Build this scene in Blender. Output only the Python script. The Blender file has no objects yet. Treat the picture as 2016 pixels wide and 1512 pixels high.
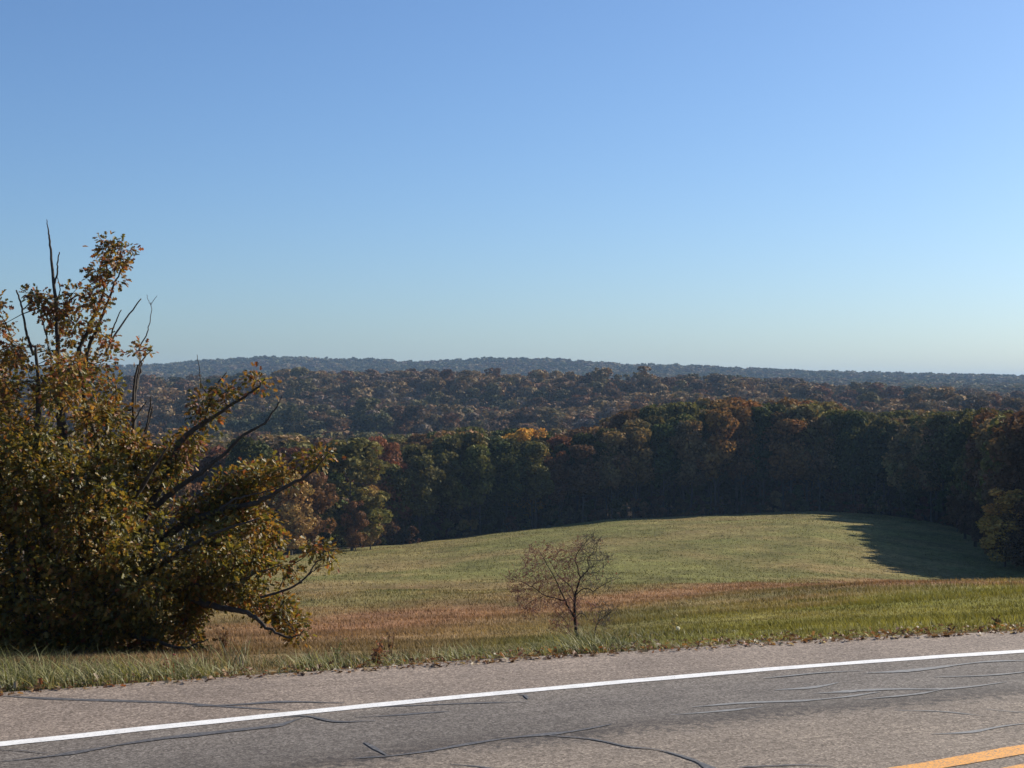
import bpy, math, random
import numpy as np
from mathutils import Vector
random.seed(7); R = np.random.default_rng(7)
C = bpy.context.scene.collection
# ------------------------------------------------------------------ camera, sky, sun, exposure
F, CX, CY, H = 2900.0, 1008.0, 760.0, 2.4       # focal length in photo pixels, horizon row, eye height
sc = bpy.context.scene
cam = bpy.data.objects.new('camera', bpy.data.cameras.new('camera')); C.objects.link(cam)
cam.location = (0, 0, H); cam.rotation_euler = (math.radians(90), 0, 0)
cam.data.sensor_width = 36; cam.data.lens = 36 * F / 2016; cam.data.shift_y = (CY - 756) / 2016
cam.data.clip_start = 0.1; cam.data.clip_end = 30000
sc.camera = cam
SUN_AZ, SUN_EL = math.radians(54), math.radians(29.5)      # azimuth clockwise from the view direction
w = bpy.data.worlds.new('World'); sc.world = w; w.use_nodes = True
nt = w.node_tree; bg = nt.nodes['Background']
sky = nt.nodes.new('ShaderNodeTexSky'); sky.sky_type = 'NISHITA'; sky.sun_disc = False
sky.sun_elevation = SUN_EL; sky.sun_rotation = SUN_AZ
sky.altitude = 200; sky.air_density = 1.0; sky.dust_density = 0.9; sky.ozone_density = 3.6
wb = nt.nodes.new('ShaderNodeMix'); wb.data_type = 'RGBA'; wb.blend_type = 'MULTIPLY'; wb.inputs[0].default_value = 1; wb.inputs[7].default_value = (.79, .95, 1.15, 1)
nt.links.new(sky.outputs[0], wb.inputs[6]); nt.links.new(wb.outputs[2], bg.inputs[0]); bg.inputs[1].default_value = 0.069
sl = bpy.data.lights.new('sun', 'SUN'); sl.energy = 5.0; sl.angle = math.radians(0.5); sl.color = (1.0, 0.91, 0.78)
sun = bpy.data.objects.new('sun', sl); C.objects.link(sun)
sd = Vector((math.sin(SUN_AZ) * math.cos(SUN_EL), math.cos(SUN_AZ) * math.cos(SUN_EL), math.sin(SUN_EL)))
sun.rotation_euler = sd.to_track_quat('Z', 'Y').to_euler(); sun.location = (0, 0, 100)
sc.view_settings.view_transform = 'Standard'; sc.view_settings.look = 'None'
sc.view_settings.exposure = 0.65; sc.view_settings.gamma = 1.0
sc.render.engine = 'CYCLES'
sc.cycles.max_bounces = 6; sc.cycles.diffuse_bounces = 3; sc.cycles.transmission_bounces = 3
sc.cycles.transparent_max_bounces = 4; sc.cycles.volume_bounces = 0
# ------------------------------------------------------------------ helpers
def P(x, y, Z):
    return np.array(((x - CX) / F * Z, Z, H - (y - CY) / F * Z))
def G(x, y, z=0.0):                              # a point of the level z=0 road plane
    Z = F * (H - z) / (y - CY)
    return np.array(((x - CX) / F * Z, Z))
def tag(o, label=None, cat=None, group=None, kind=None):
    for k, v in (('label', label), ('category', cat), ('group', group), ('kind', kind)):
        if v: o[k] = v
    return o
def empty(name, loc, rz=0, sc_=1.0):
    o = bpy.data.objects.new(name, None); C.objects.link(o)
    o.location = loc; o.rotation_euler = (0, 0, rz); o.scale = (sc_,) * 3 if isinstance(sc_, (int, float)) else sc_
    o.empty_display_size = 0.2
    return o
def mesh(name, V, F_, mat, col=None, smooth=False):
    """V (n,3); F_ a list of (m,k) index arrays; col (n,3) point colours"""
    me = bpy.data.meshes.new(name)
    V = np.asarray(V, dtype=np.float32)
    F_ = [np.asarray(f, dtype=np.int32) for f in (F_ if isinstance(F_, list) else [F_]) if len(f)]
    loops = np.concatenate([f.ravel() for f in F_]); tot = np.concatenate([np.full(len(f), f.shape[1], dtype=np.int32) for f in F_])
    me.vertices.add(len(V)); me.vertices.foreach_set('co', V.ravel())
    me.loops.add(len(loops)); me.loops.foreach_set('vertex_index', loops)
    me.polygons.add(len(tot)); st = np.zeros(len(tot), dtype=np.int32); st[1:] = np.cumsum(tot)[:-1]
    me.polygons.foreach_set('loop_start', st)
    try: me.polygons.foreach_set('loop_total', tot)
    except Exception: pass
    if smooth: me.polygons.foreach_set('use_smooth', np.ones(len(tot), dtype=bool))
    if col is not None:
        a = me.color_attributes.new('tint', 'FLOAT_COLOR', 'POINT')
        a.data.foreach_set('color', np.concatenate([col, np.ones((len(V), 1))], 1).astype(np.float32).ravel())
    me.update(); me.validate()
    me.materials.append(mat)
    return me
def obj(name, me, parent=None, loc=None):
    o = bpy.data.objects.new(name, me); C.objects.link(o)
    if parent: o.parent = parent
    if loc is not None: o.location = loc
    return o
def hsh(ix, iy, s):
    v = np.sin(ix * 127.1 + iy * 311.7 + s * 74.7) * 43758.5453
    return v - np.floor(v)
def noise(x, y, s=0):
    ix, iy = np.floor(x), np.floor(y); fx, fy = x - ix, y - iy
    fx = fx * fx * (3 - 2 * fx); fy = fy * fy * (3 - 2 * fy)
    a = hsh(ix, iy, s) * (1 - fx) + hsh(ix + 1, iy, s) * fx
    b = hsh(ix, iy + 1, s) * (1 - fx) + hsh(ix + 1, iy + 1, s) * fx
    return a * (1 - fy) + b * fy
def fbm(x, y, s=0, o=4):
    r = 0; a = .5
    for k in range(o): r = r + a * noise(x * 2 ** k, y * 2 ** k, s + k * 3.1); a *= .5
    return r / (1 - .5 ** o)
def sstep(a, b, x):
    t = np.clip((x - a) / (b - a), 0, 1); return t * t * (3 - 2 * t)
class Buf:
    def __init__(s): s.V = []; s.F = {}; s.C = []; s.n = 0
    def add(s, V, faces, col=None):
        V = np.asarray(V, float)
        for f in faces:
            f = np.asarray(f); s.F.setdefault(f.shape[1], []).append(f + s.n)
        s.V.append(V); s.n += len(V)
        s.C.append(np.broadcast_to(np.asarray(col if col is not None else (1, 1, 1), float), (len(V), 3)))
    def tube(s, pts, rad, k=6, col=None, cap=True):
        pts = np.asarray(pts, float); rad = np.broadcast_to(np.asarray(rad, float), (len(pts),))
        T = np.gradient(pts, axis=0); T /= np.linalg.norm(T, axis=1)[:, None] + 1e-9
        up = np.array((0.13, 0.91, 0.2)) if abs(T[0][1]) < .8 else np.array((1., 0, 0.1))
        N = np.cross(T, up); N /= np.linalg.norm(N, axis=1)[:, None] + 1e-9; B = np.cross(T, N)
        a = np.arange(k) * 2 * math.pi / k
        V = pts[:, None] + rad[:, None, None] * (np.cos(a)[None, :, None] * N[:, None] + np.sin(a)[None, :, None] * B[:, None])
        m = len(pts); i = np.arange(m - 1)[:, None] * k; j = np.arange(k)[None]; j2 = (j + 1) % k
        q = np.stack([i + j, i + j2, i + k + j2, i + k + j], -1).reshape(-1, 4)
        s.add(V.reshape(-1, 3), [q] + ([np.arange(k)[None] + (m - 1) * k] if cap and k != 4 else []), col)
    def make(s, name, mat, smooth=False):
        return mesh(name, np.concatenate(s.V), [np.concatenate(v) for v in s.F.values()], mat, np.concatenate(s.C), smooth)
def bend(pts, n=4, jit=0.0, rng=R):
    """Catmull-Rom through pts with a little wander"""
    p = np.asarray(pts, float); q = np.vstack([2 * p[0] - p[1], p, 2 * p[-1] - p[-2]]); out = []
    for i in range(1, len(q) - 2):
        for t in np.arange(n) / n:
            out.append(.5 * (2 * q[i] + (q[i + 1] - q[i - 1]) * t + (2 * q[i - 1] - 5 * q[i] + 4 * q[i + 1] - q[i + 2]) * t * t
                             + (-q[i - 1] + 3 * q[i] - 3 * q[i + 1] + q[i + 2]) * t ** 3))
    out.append(q[-2]); out = np.array(out)
    if jit: out[1:-1] += rng.normal(0, jit, out[1:-1].shape)
    return out
# ------------------------------------------------------------------ materials
def newmat(name):
    m = bpy.data.materials.new(name); m.use_nodes = True
    return m, m.node_tree, m.node_tree.nodes['Principled BSDF']
def nd(t, typ, **kw):
    n = t.nodes.new(typ)
    for k, v in kw.items():
        if k[:2] == 'i_':
            key = k[2:].replace('_', ' '); n.inputs[key].default_value = v
        else: setattr(n, k, v)
    return n
def noise_node(t, vec, scale, detail=4, rough=.55):
    n = nd(t, 'ShaderNodeTexNoise', i_Scale=scale, i_Detail=detail, i_Roughness=rough); t.links.new(vec, n.inputs['Vector']); return n.outputs['Fac']
def ramp(t, fac, stops):
    r = nd(t, 'ShaderNodeValToRGB'); e = r.color_ramp.elements
    while len(e) < len(stops): e.new(0.5)
    for k, (p, c) in zip(e, stops): k.position = p; k.color = (*c, 1) if len(c) == 3 else c
    t.links.new(fac, r.inputs[0]); return r.outputs[0]
def mix(t, a, b, fac=1.0, mode='MULTIPLY'):
    m = nd(t, 'ShaderNodeMix', data_type='RGBA', blend_type=mode)
    for s_, v in ((m.inputs['Factor'], fac), (m.inputs[6], a), (m.inputs[7], b)):
        if hasattr(v, 'is_linked') or hasattr(v, 'links'): t.links.new(v, s_)
        else: s_.default_value = v if not isinstance(v, tuple) or len(v) == 4 else (*v, 1)
    return m.outputs[2]
def bump(t, h, strength, dist, bsdf):
    b = nd(t, 'ShaderNodeBump', i_Strength=strength, i_Distance=dist); t.links.new(h, b.inputs['Height']); t.links.new(b.outputs[0], bsdf.inputs['Normal'])

def leaf_mat(name, objcolor=False, transl=0.35, rough=0.5, spec=0.3):
    m, t, b = newmat(name)
    a = nd(t, 'ShaderNodeAttribute', attribute_name='tint')
    col = a.outputs['Color']
    if objcolor:
        oi = nd(t, 'ShaderNodeObjectInfo'); col = mix(t, col, oi.outputs['Color'])
    t.links.new(col, b.inputs['Base Color']); b.inputs['Roughness'].default_value = rough
    b.inputs['Specular IOR Level'].default_value = spec
    tr = nd(t, 'ShaderNodeBsdfTranslucent'); t.links.new(mix(t, col, (1.25, 1.15, .7, 1)), tr.inputs['Color'])
    ms = nd(t, 'ShaderNodeMixShader', i_Fac=transl); t.links.new(b.outputs[0], ms.inputs[1]); t.links.new(tr.outputs[0], ms.inputs[2])
    t.links.new(ms.outputs[0], t.nodes['Material Output'].inputs[0])
    return m
def bark_mat(name, c1, c2, scale=14):
    m, t, b = newmat(name); g = nd(t, 'ShaderNodeTexCoord')
    mp = nd(t, 'ShaderNodeMapping'); mp.inputs['Scale'].default_value = (1, 1, .25); t.links.new(g.outputs['Object'], mp.inputs[0])
    n = noise_node(t, mp.outputs[0], scale, 6, .7)
    t.links.new(ramp(t, n, [(.3, c1), (.7, c2)]), b.inputs['Base Color']); b.inputs['Roughness'].default_value = .9
    bump(t, n, .8, .02, b); return m
M_OAK = leaf_mat('oak_leaf', transl=.42, rough=.5, spec=.35)
M_CROWN = leaf_mat('forest_leaf', True, .2, .8, .06)
M_FOREST = leaf_mat('far_forest_leaf', False, .12, .8, .06)
M_GRASS = leaf_mat('grass_blade', transl=.35, rough=.55, spec=.25)
M_MEADOW = leaf_mat('meadow_blade', transl=.30, rough=.8, spec=.1)
M_BARK = bark_mat('dark_bark', (.030, .023, .018), (.085, .068, .052))
M_DEAD = bark_mat('weathered_bark', (.055, .045, .038), (.15, .125, .105), 22)
M_TRUNK = bark_mat('forest_bark', (.045, .038, .03), (.12, .10, .08), 2)
M_TWIG = leaf_mat('twig_bark', transl=0.0, rough=.85, spec=.1)

# ------------------------------------------------------------------ the lie of the land
ROWS = [  # distance, [photo columns], [photo rows at which the ground shows at that distance]
 (16, [-600, 0, 400, 800, 1200, 1600, 2016, 2600], [1318, 1312, 1306, 1299, 1281, 1254, 1231, 1225]),
 (20, [-600, 0, 400, 800, 1200, 1600, 2016, 2600], [1297, 1295, 1288, 1280, 1264, 1238, 1214, 1200]),
 (30, [-600, 0, 400, 800, 1200, 1600, 2016, 2600], [1270, 1268, 1264, 1256, 1240, 1213, 1184, 1165]),
 (45, [-600, 0, 400, 800, 1200, 1600, 2016, 2600], [1255, 1255, 1250, 1240, 1221, 1184, 1160, 1140]),
 (60, [-600, 0, 400, 800, 1200, 1600, 1750, 2016, 2600], [1235, 1238, 1233, 1220, 1203, 1163, 1149, 1146, 1125]),
 (90, [-600, 0, 400, 800, 1200, 1500, 1700, 2016, 2600], [1190, 1190, 1187, 1175, 1164, 1155, 1158, 1185, 1180]),
 (130, [-600, 0, 400, 800, 1200, 1600, 2016, 2600], [1150, 1150, 1146, 1136, 1122, 1125, 1160, 1170]),
 (180, [-600, 0, 400, 800, 1200, 1600, 2016, 2600], [1115, 1112, 1108, 1100, 1076, 1068, 1105, 1120]),
 (230, [-600, 0, 400, 800, 1200, 1600, 2016, 2600], [1100, 1095, 1092, 1081, 1044, 1026, 1058, 1070]),
 (285, [-600, 0, 400, 800, 1200, 1600, 2016, 2600], [1090, 1080, 1078, 1062, 1022, 1007, 1025, 1030]),
 (340, [-600, 0, 400, 800, 1200, 1600, 2016, 2600], [1050, 1045, 1040, 1035, 1015, 1002, 1005, 1000]),
 (450, [-600, 0, 400, 800, 1200, 1600, 2016, 2600], [985, 985, 985, 985, 975, 960, 950, 940]),
 (600, [-600, 0, 400, 800, 1200, 1600, 2016, 2600], [900, 900, 903, 915, 905, 900, 895, 890]),
 (750, [-600, 0, 400, 600, 800, 1000, 1200, 1600, 2016, 2600], [850, 852, 854, 852, 855, 856, 860, 867, 877, 874]),
 (900, [-600, 0, 300, 500, 800, 1000, 1200, 1500, 1650, 2016, 2600], [810, 810, 810, 803, 793, 807, 809, 810, 826, 842, 838]),
 (1150, [-600, 0, 400, 800, 1200, 1500, 1650, 2016, 2600], [800, 803, 803, 800, 800, 800, 810, 814, 812]),
 (1600, [-600, 0, 400, 800, 1200, 1600, 2016, 2600], [790, 790, 785, 785, 785, 787, 789, 790]),
 (2100, [-600, 0, 400, 800, 1200, 1600, 2016, 2600], [764, 764, 760, 760, 762, 770, 776, 780]),
 (2600, [-600, 0, 290, 400, 520, 640, 720, 830, 960, 1100, 1230, 1340, 1450, 1600, 1800, 2016, 2600], [745, 744, 740, 731, 723, 726, 727, 734, 725, 728, 738, 739, 745, 751, 756, 761, 768]),
 (3400, [-600, 0, 400, 800, 1200, 1600, 2016, 2600], [760, 760, 760, 762, 764, 768, 772, 775]),
 (5000, [-600, 2600], [771, 772]), (9500, [-600, 2600], [768, 768])]
RZ = np.array([r[0] for r in ROWS], float)
# painted edge line, pavement edge, measured on the road plane
WL = np.array([G(*p) for p in [(-120, 1479), (0, 1466), (243, 1437), (521, 1409), (700, 1391.5), (1047, 1358.5), (1400, 1324.5), (1663, 1303), (2016, 1282)]])
GE = np.array([G(*p) for p in [(-120, 1370), (0, 1361), (347, 1338), (700, 1317), (1047, 1296), (1400, 1268), (1663, 1254), (2016, 1241)]])
def extend(p, a, b):
    d0 = p[0] - p[1]; d0 /= np.linalg.norm(d0); d1 = p[-1] - p[-2]; d1 /= np.linalg.norm(d1)
    k0 = np.arange(1, a, 1.0)[::-1, None]; k1 = np.arange(1, b, 1.0)[:, None]
    return np.vstack([p[0] + d0 * k0, p, p[-1] + d1 * k1])
WLx = extend(WL, 45, 120); GEx = extend(GE, 45, 120)
def smooth_line(p, k=6):
    L = np.concatenate([[0], np.cumsum(np.linalg.norm(np.diff(p, axis=0), axis=1))]); s = np.linspace(0, L[-1], int(L[-1]))
    q = np.stack([np.interp(s, L, p[:, 0]), np.interp(s, L, p[:, 1])], 1)
    for _ in range(k): q[1:-1] = .25 * q[:-2] + .5 * q[1:-1] + .25 * q[2:]
    return q
WLx = smooth_line(WLx); GEx = smooth_line(GEx)
def side(line, x, y):
    """signed distance beyond a line (positive on the meadow side)"""
    best = np.full(np.shape(x), 1e9); sg = np.zeros(np.shape(x))
    for a, b in zip(line[:-1], line[1:]):
        d = b - a; L = d @ d; t = np.clip(((x - a[0]) * d[0] + (y - a[1]) * d[1]) / L, 0, 1)
        ex, ey = x - a[0] - t * d[0], y - a[1] - t * d[1]; dist = np.hypot(ex, ey)
        s = np.sign(d[0] * (y - a[1]) - d[1] * (x - a[0])); m = dist < best - 1e-6
        best = np.where(m, dist, best); sg = np.where(m, s, sg)
    return best * sg
def ground(x, y, detail=True):
    x = np.asarray(x, float); y = np.asarray(y, float); Z = np.clip(y, 16, 9400)
    px = np.clip(x / np.maximum(Z, 1) * F + CX, -600, 2600)
    D = np.stack([z * (np.interp(px, c, v) - CY) / F for z, c, v in ROWS])      # depth below the eye at each row
    # hermite in distance
    S = np.gradient(D, RZ, axis=0); lo = (D[1:] - D[:-1]) / (RZ[1:] - RZ[:-1]).reshape((-1,) + (1,) * (D.ndim - 1))
    mn = np.minimum(np.abs(lo[:-1]), np.abs(lo[1:])) * 3; S[1:-1] = np.sign(S[1:-1]) * np.minimum(np.abs(S[1:-1]), mn + 1e-4)
    k = np.clip(np.searchsorted(RZ, Z, side='right') - 1, 0, len(RZ) - 2); h = RZ[k + 1] - RZ[k]; t = (Z - RZ[k]) / h
    kk = k[None]; D0 = np.take_along_axis(D, kk, 0)[0]; D1 = np.take_along_axis(D, kk + 1, 0)[0]
    S0 = np.take_along_axis(S, kk, 0)[0]; S1 = np.take_along_axis(S, kk + 1, 0)[0]
    d = (2 * t ** 3 - 3 * t * t + 1) * D0 + (t ** 3 - 2 * t * t + t) * h * S0 + (-2 * t ** 3 + 3 * t * t) * D1 + (t ** 3 - t * t) * h * S1
    z = H - d
    near = (y < 200)
    e = np.full(x.shape, 50.0)
    if near.any(): e[near] = side(GEx, x[near], y[near])
    wgt = sstep(0.15, 6.0, e)
    lip = -0.03 - 0.10 * np.clip(e, 0, 3) - .02 * np.clip(e - 3, 0, 30)
    z = np.where(e > 0, lip * (1 - wgt) + np.minimum(z, lip + 0.0 * z + np.where(y > 60, 200, 0.6)) * wgt, -0.03)
    hill = sstep(420, 560, y) * sstep(960, 780, y)
    z = z + hill * ((fbm(x / 95 + y / 160, y / 85, 15, 3) - .5) * 38)
    if detail: z = z + sstep(1, 12, e) * ((fbm(x / 9, y / 9, 5) - .5) * .28 * np.clip(y / 60, .3, 1.6))
    return z
def TLZ(px):                                     # distance of the wood's edge behind the meadow
    return np.interp(px, [-600, 0, 300, 480, 560, 640, 760, 900, 1100, 1300, 1500, 1700, 1800, 1880, 1940, 1985, 2040, 2150, 2600],
                     [190, 195, 200, 205, 210, 228, 256, 267, 277, 286, 290, 284, 270, 244, 214, 190, 168, 150, 120])
def surf_col(x, y):
    """true ground cover colours: olive meadow, straw, a belt of red-brown bluestem, forest floor"""
    Z = np.maximum(y, 10); px = x / Z * F + CX; zz = ground(x, y, False); iy = CY + (H - zz) / Z * F
    n1 = fbm(x / 14, y / 22, 1); n2 = fbm(x / 4, y / 7, 2); n3 = fbm(x / 40, y / 50, 3)
    green = np.array((.154, .149, .055)); straw = np.array((.235, .165, .085)); red = np.array((.270, .142, .085)); lush = np.array((.190, .180, .042))
    f = sstep(.44, .72, .5 * n1 + .3 * n2 + .2 * n3 + .10 * sstep(1200, 700, px))[..., None]
    f = f * (1 - .4 * sstep(120, 200, y))[..., None]
    c = green * (1 - f * .75) + straw * f * .75
    far = sstep(150, 60, y)[..., None]
    lu = sstep(1150, 1500, px)[..., None] * sstep(60, 40, y)[..., None]
    g2 = lush * (1 - .6 * f) + straw * .8 * .6 * f
    c = c * (1 - lu) + g2 * lu
    mid = np.interp(px, [300, 620, 1000, 1400, 1700, 2016], [1275, 1246, 1200, 1168, 1157, 1150])
    hw = np.interp(px, [300, 620, 1000, 1400, 1700, 1850], [44, 42, 36, 14, 9, 4])
    b = np.exp(-((iy - mid + (n1 - .5) * 50) / hw) ** 2) * sstep(.25, .5, n2 * .6 + n1 * .4 + .12) * (y < 150)
    b = b + .42 * np.exp(-((px - 1620 + (n1 - .5) * 300) / 150) ** 2) * sstep(62, 50, y) * sstep(24, 42, y) * sstep(.3, .6, n2)
    b = np.clip(b * (.55 + .5 * n1), 0, .8)[..., None]
    c = c * (1 - b) + red * b
    lo = (sstep(1050, 850, px) * sstep(1232, 1262, iy) * sstep(80, 60, y))[..., None] * .6; c = c * (1 - lo) + np.array((.205, .140, .078)) * lo
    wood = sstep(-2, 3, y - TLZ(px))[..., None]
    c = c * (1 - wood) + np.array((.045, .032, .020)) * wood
    return c * (.66 + .68 * n2[..., None])

# ------------------------------------------------------------------ ground sheet
def build_ground():
    ys = np.concatenate([np.linspace(-300, 4, 14)[:-1], np.linspace(4, 30, 105)[:-1], np.linspace(30, 320, 260)[:-1], np.geomspace(320, 9400, 190)])
    s = np.concatenate([np.linspace(-2.6, -.40, 26)[:-1], np.linspace(-.40, .40, 330), np.linspace(.40, 2.6, 26)[1:]])
    Y, S = np.meshgrid(ys, s, indexing='ij'); X = S * (np.maximum(Y, 0) + 18 + np.maximum(-Y, 0) * .5)
    Zz = ground(X, Y); nR, nC = X.shape
    i = np.arange(nR - 1)[:, None] * nC; j = np.arange(nC - 1)[None]
    q = np.stack([i + j, i + j + 1, i + nC + j + 1, i + nC + j], -1).reshape(-1, 4)
    V = np.stack([X, Y, Zz], -1).reshape(-1, 3)
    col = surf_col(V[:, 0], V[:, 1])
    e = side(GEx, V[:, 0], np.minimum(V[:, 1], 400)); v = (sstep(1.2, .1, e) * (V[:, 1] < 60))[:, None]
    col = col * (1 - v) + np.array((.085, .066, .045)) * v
    m, t, b = newmat('meadow_ground')
    a = nd(t, 'ShaderNodeAttribute', attribute_name='tint'); g = nd(t, 'ShaderNodeNewGeometry')
    mp = nd(t, 'ShaderNodeMapping'); mp.inputs['Scale'].default_value = (1, .55, 1); t.links.new(g.outputs['Position'], mp.inputs[0])
    n1 = noise_node(t, mp.outputs[0], 1.3, 8, .72); n2 = noise_node(t, mp.outputs[0], .16, 5, .6)
    c = mix(t, a.outputs['Color'], ramp(t, n1, [(.3, (.45, .42, .38)), (.72, (1.5, 1.5, 1.45))]))
    c = mix(t, c, ramp(t, n2, [(.3, (.85, .8, .8)), (.7, (1.15, 1.2, 1.1))]))
    t.links.new(c, b.inputs['Base Color']); b.inputs['Roughness'].default_value = .95; b.inputs['Specular IOR Level'].default_value = .05
    bump(t, n1, .7, .35, b)
    return tag(obj('ground', mesh('ground', V, q, m, col, True)), kind='structure')
build_ground()
# ------------------------------------------------------------------ road
def offset(line, d):
    T = np.gradient(line, axis=0); T /= np.linalg.norm(T, axis=1)[:, None]
    return line + np.stack([-T[:, 1], T[:, 0]], 1) * np.asarray(d).reshape(-1, 1) if np.ndim(d) else line + np.stack([-T[:, 1], T[:, 0]], 1) * d
def resample(line, step):
    L = np.concatenate([[0], np.cumsum(np.linalg.norm(np.diff(line, axis=0), axis=1))]); n = int(L[-1] / step) + 1
    s = np.linspace(0, L[-1], n); return np.stack([np.interp(s, L, line[:, 0]), np.interp(s, L, line[:, 1])], 1), s
WLr, WLs = resample(WLx, .25)
def build_road():
    lat = np.array([-9.5, -7, -5, -3.3, -2, -1, 0, .4])
    nrm = offset(WLr, 1.0) - WLr
    rows = [WLr + nrm * l for l in lat]
    # distance out to the pavement edge on each normal
    out = []
    for p, n in zip(WLr, nrm):
        ts = np.linspace(.3, 3, 28); e = side(GEx, p[0] + n[0] * ts, p[1] + n[1] * ts); out.append(np.interp(0, e, ts))
    out = np.array(out); out = out + (noise(WLs * 2.3, WLs * 0, 3) - .5) * .07 + (noise(WLs * .6, WLs * 0, 4) - .5) * .08
    o = out[:, None]
    rows += [WLr + nrm * (.4 + (o - .4) * .5), WLr + nrm * o]
    V2 = np.stack(rows, 1); nR, nC = V2.shape[:2]
    latv = np.concatenate([np.broadcast_to(lat, (nR, len(lat))), .4 + (o - .4) * .5, o], 1)
    V = np.concatenate([V2, np.zeros((nR, nC, 1))], -1).reshape(-1, 3)
    i = np.arange(nR - 1)[:, None] * nC; j = np.arange(nC - 1)[None]
    q = np.stack([i + j, i + nC + j, i + nC + j + 1, i + j + 1], -1).reshape(-1, 4)
    # a rim that drops into the verge
    rim = V2[:, -1] + nrm * .05; base = nR * nC
    V = np.vstack([V, np.concatenate([rim, np.full((nR, 1), -.06)], 1)])
    k = np.arange(nR - 1); e_ = k * nC + nC - 1
    q = np.vstack([q, np.stack([e_, e_ + nC, base + k + 1, base + k], -1)])
    m, t, b = newmat('asphalt')
    uv = nd(t, 'ShaderNodeUVMap', uv_map='UVMap'); g = nd(t, 'ShaderNodeNewGeometry'); pos = g.outputs['Position']
    sep = nd(t, 'ShaderNodeSeparateXYZ'); t.links.new(uv.outputs[0], sep.inputs[0])
    wob = noise_node(t, pos, .9, 5, .6)
    ma = nd(t, 'ShaderNodeMath', operation='MULTIPLY_ADD'); ma.inputs[1].default_value = .55; t.links.new(wob, ma.inputs[0]); t.links.new(sep.outputs[1], ma.inputs[2])
    # bands across the road: v = (lateral+10)/14
    f = lambda l: (l + 10 + .275) / 14
    mr = nd(t, 'ShaderNodeMath', operation='DIVIDE'); mr.inputs[1].default_value = 14; t.links.new(ma.outputs[0], mr.inputs[0])
    band = ramp(t, mr.outputs[0], [(0, (.155, .137, .122)), (f(-3.5), (.165, .146, .130)), (f(-2.2), (.172, .152, .134)), (f(-1.62), (.160, .142, .127)),
                                   (f(-1.42), (.082, .074, .070)), (f(-1.15), (.112, .106, .103)), (f(-.5), (.120, .113, .110)), (f(-.1), (.130, .121, .115)), (f(.12), (.175, .152, .137)),
                                   (f(.8), (.185, .160, .144)), (f(2), (.160, .138, .124))])
    st = nd(t, 'ShaderNodeMapping'); st.inputs['Scale'].default_value = (.35, 9, 1); t.links.new(uv.outputs[0], st.inputs[0])
    streak = noise_node(t, st.outputs[0], 1.0, 5, .6)
    gr = noise_node(t, pos, 62, 4, .8); gr2 = noise_node(t, pos, 28, 4, .7)
    vo = nd(t, 'ShaderNodeTexVoronoi', i_Scale=48.0); t.links.new(pos, vo.inputs['Vector'])
    c = mix(t, mix(t, band, (1.19, 1.15, 1.05, 1)), ramp(t, streak, [(.3, (.86, .85, .84)), (.7, (1.12, 1.12, 1.12))]))
    c = mix(t, c, ramp(t, gr, [(.34, (.38, .36, .35)), (.5, (.98, .97, .97)), (.66, (1.75, 1.72, 1.67))]))
    c = mix(t, c, ramp(t, gr2, [(.35, (.78, .77, .77)), (.65, (1.18, 1.18, 1.18))]))
    c = mix(t, c, ramp(t, vo.outputs['Color'], [(.1, (.55, .52, .50)), (.9, (1.4, 1.4, 1.4))]), .9)
    pt = noise_node(t, pos, 1.1, 4, .6); c = mix(t, c, ramp(t, pt, [(.35, (.86, .85, .85)), (.65, (1.10, 1.09, 1.08))]))
    k1 = ramp(t, mr.outputs[0], [(f(-1.80), (0, 0, 0)), (f(-1.56), (1, 1, 1)), (f(-1.40), (.9, .9, .9)), (f(-1.1), (.15, .15, .15)), (f(-.6), (0, 0, 0))])
    k2 = ramp(t, noise_node(t, pos, 14, 6, .8), [(.49, (0, 0, 0)), (.57, (1, 1, 1))])
    c = mix(t, c, (.040, .034, .031, 1), mix(t, k1, k2), 'MIX')
    t.links.new(c, b.inputs['Base Color']); b.inputs['Roughness'].default_value = .82; b.inputs['Specular IOR Level'].default_value = .25
    bump(t, gr, .55, .006, b)
    me = mesh('road', V, q, m)
    uvl = me.uv_layers.new(name='UVMap'); vi = np.empty(len(me.loops), dtype=np.int32); me.loops.foreach_get('vertex_index', vi)
    U = np.concatenate([np.stack([np.repeat(WLs, nC), latv.ravel() + 10], 1), np.stack([WLs, out + 10.05], 1)])
    uvl.data.foreach_set('uv', U[vi].astype(np.float32).ravel())
    return tag(obj('road', me), kind='structure')
build_road()
CLr, CLs = resample(smooth_line(np.array([(-45, -21.5), (-25, -9), (-10, .9), (-5, 4.2), (-1.5, 6.65), (1.2, 8.45), (2.535, 9.255), (3.39, 9.748), (5.6, 10.95), (9, 12.5), (14, 14.3), (40, 22.5), (118, 46.5)]), 2), .25)
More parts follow.
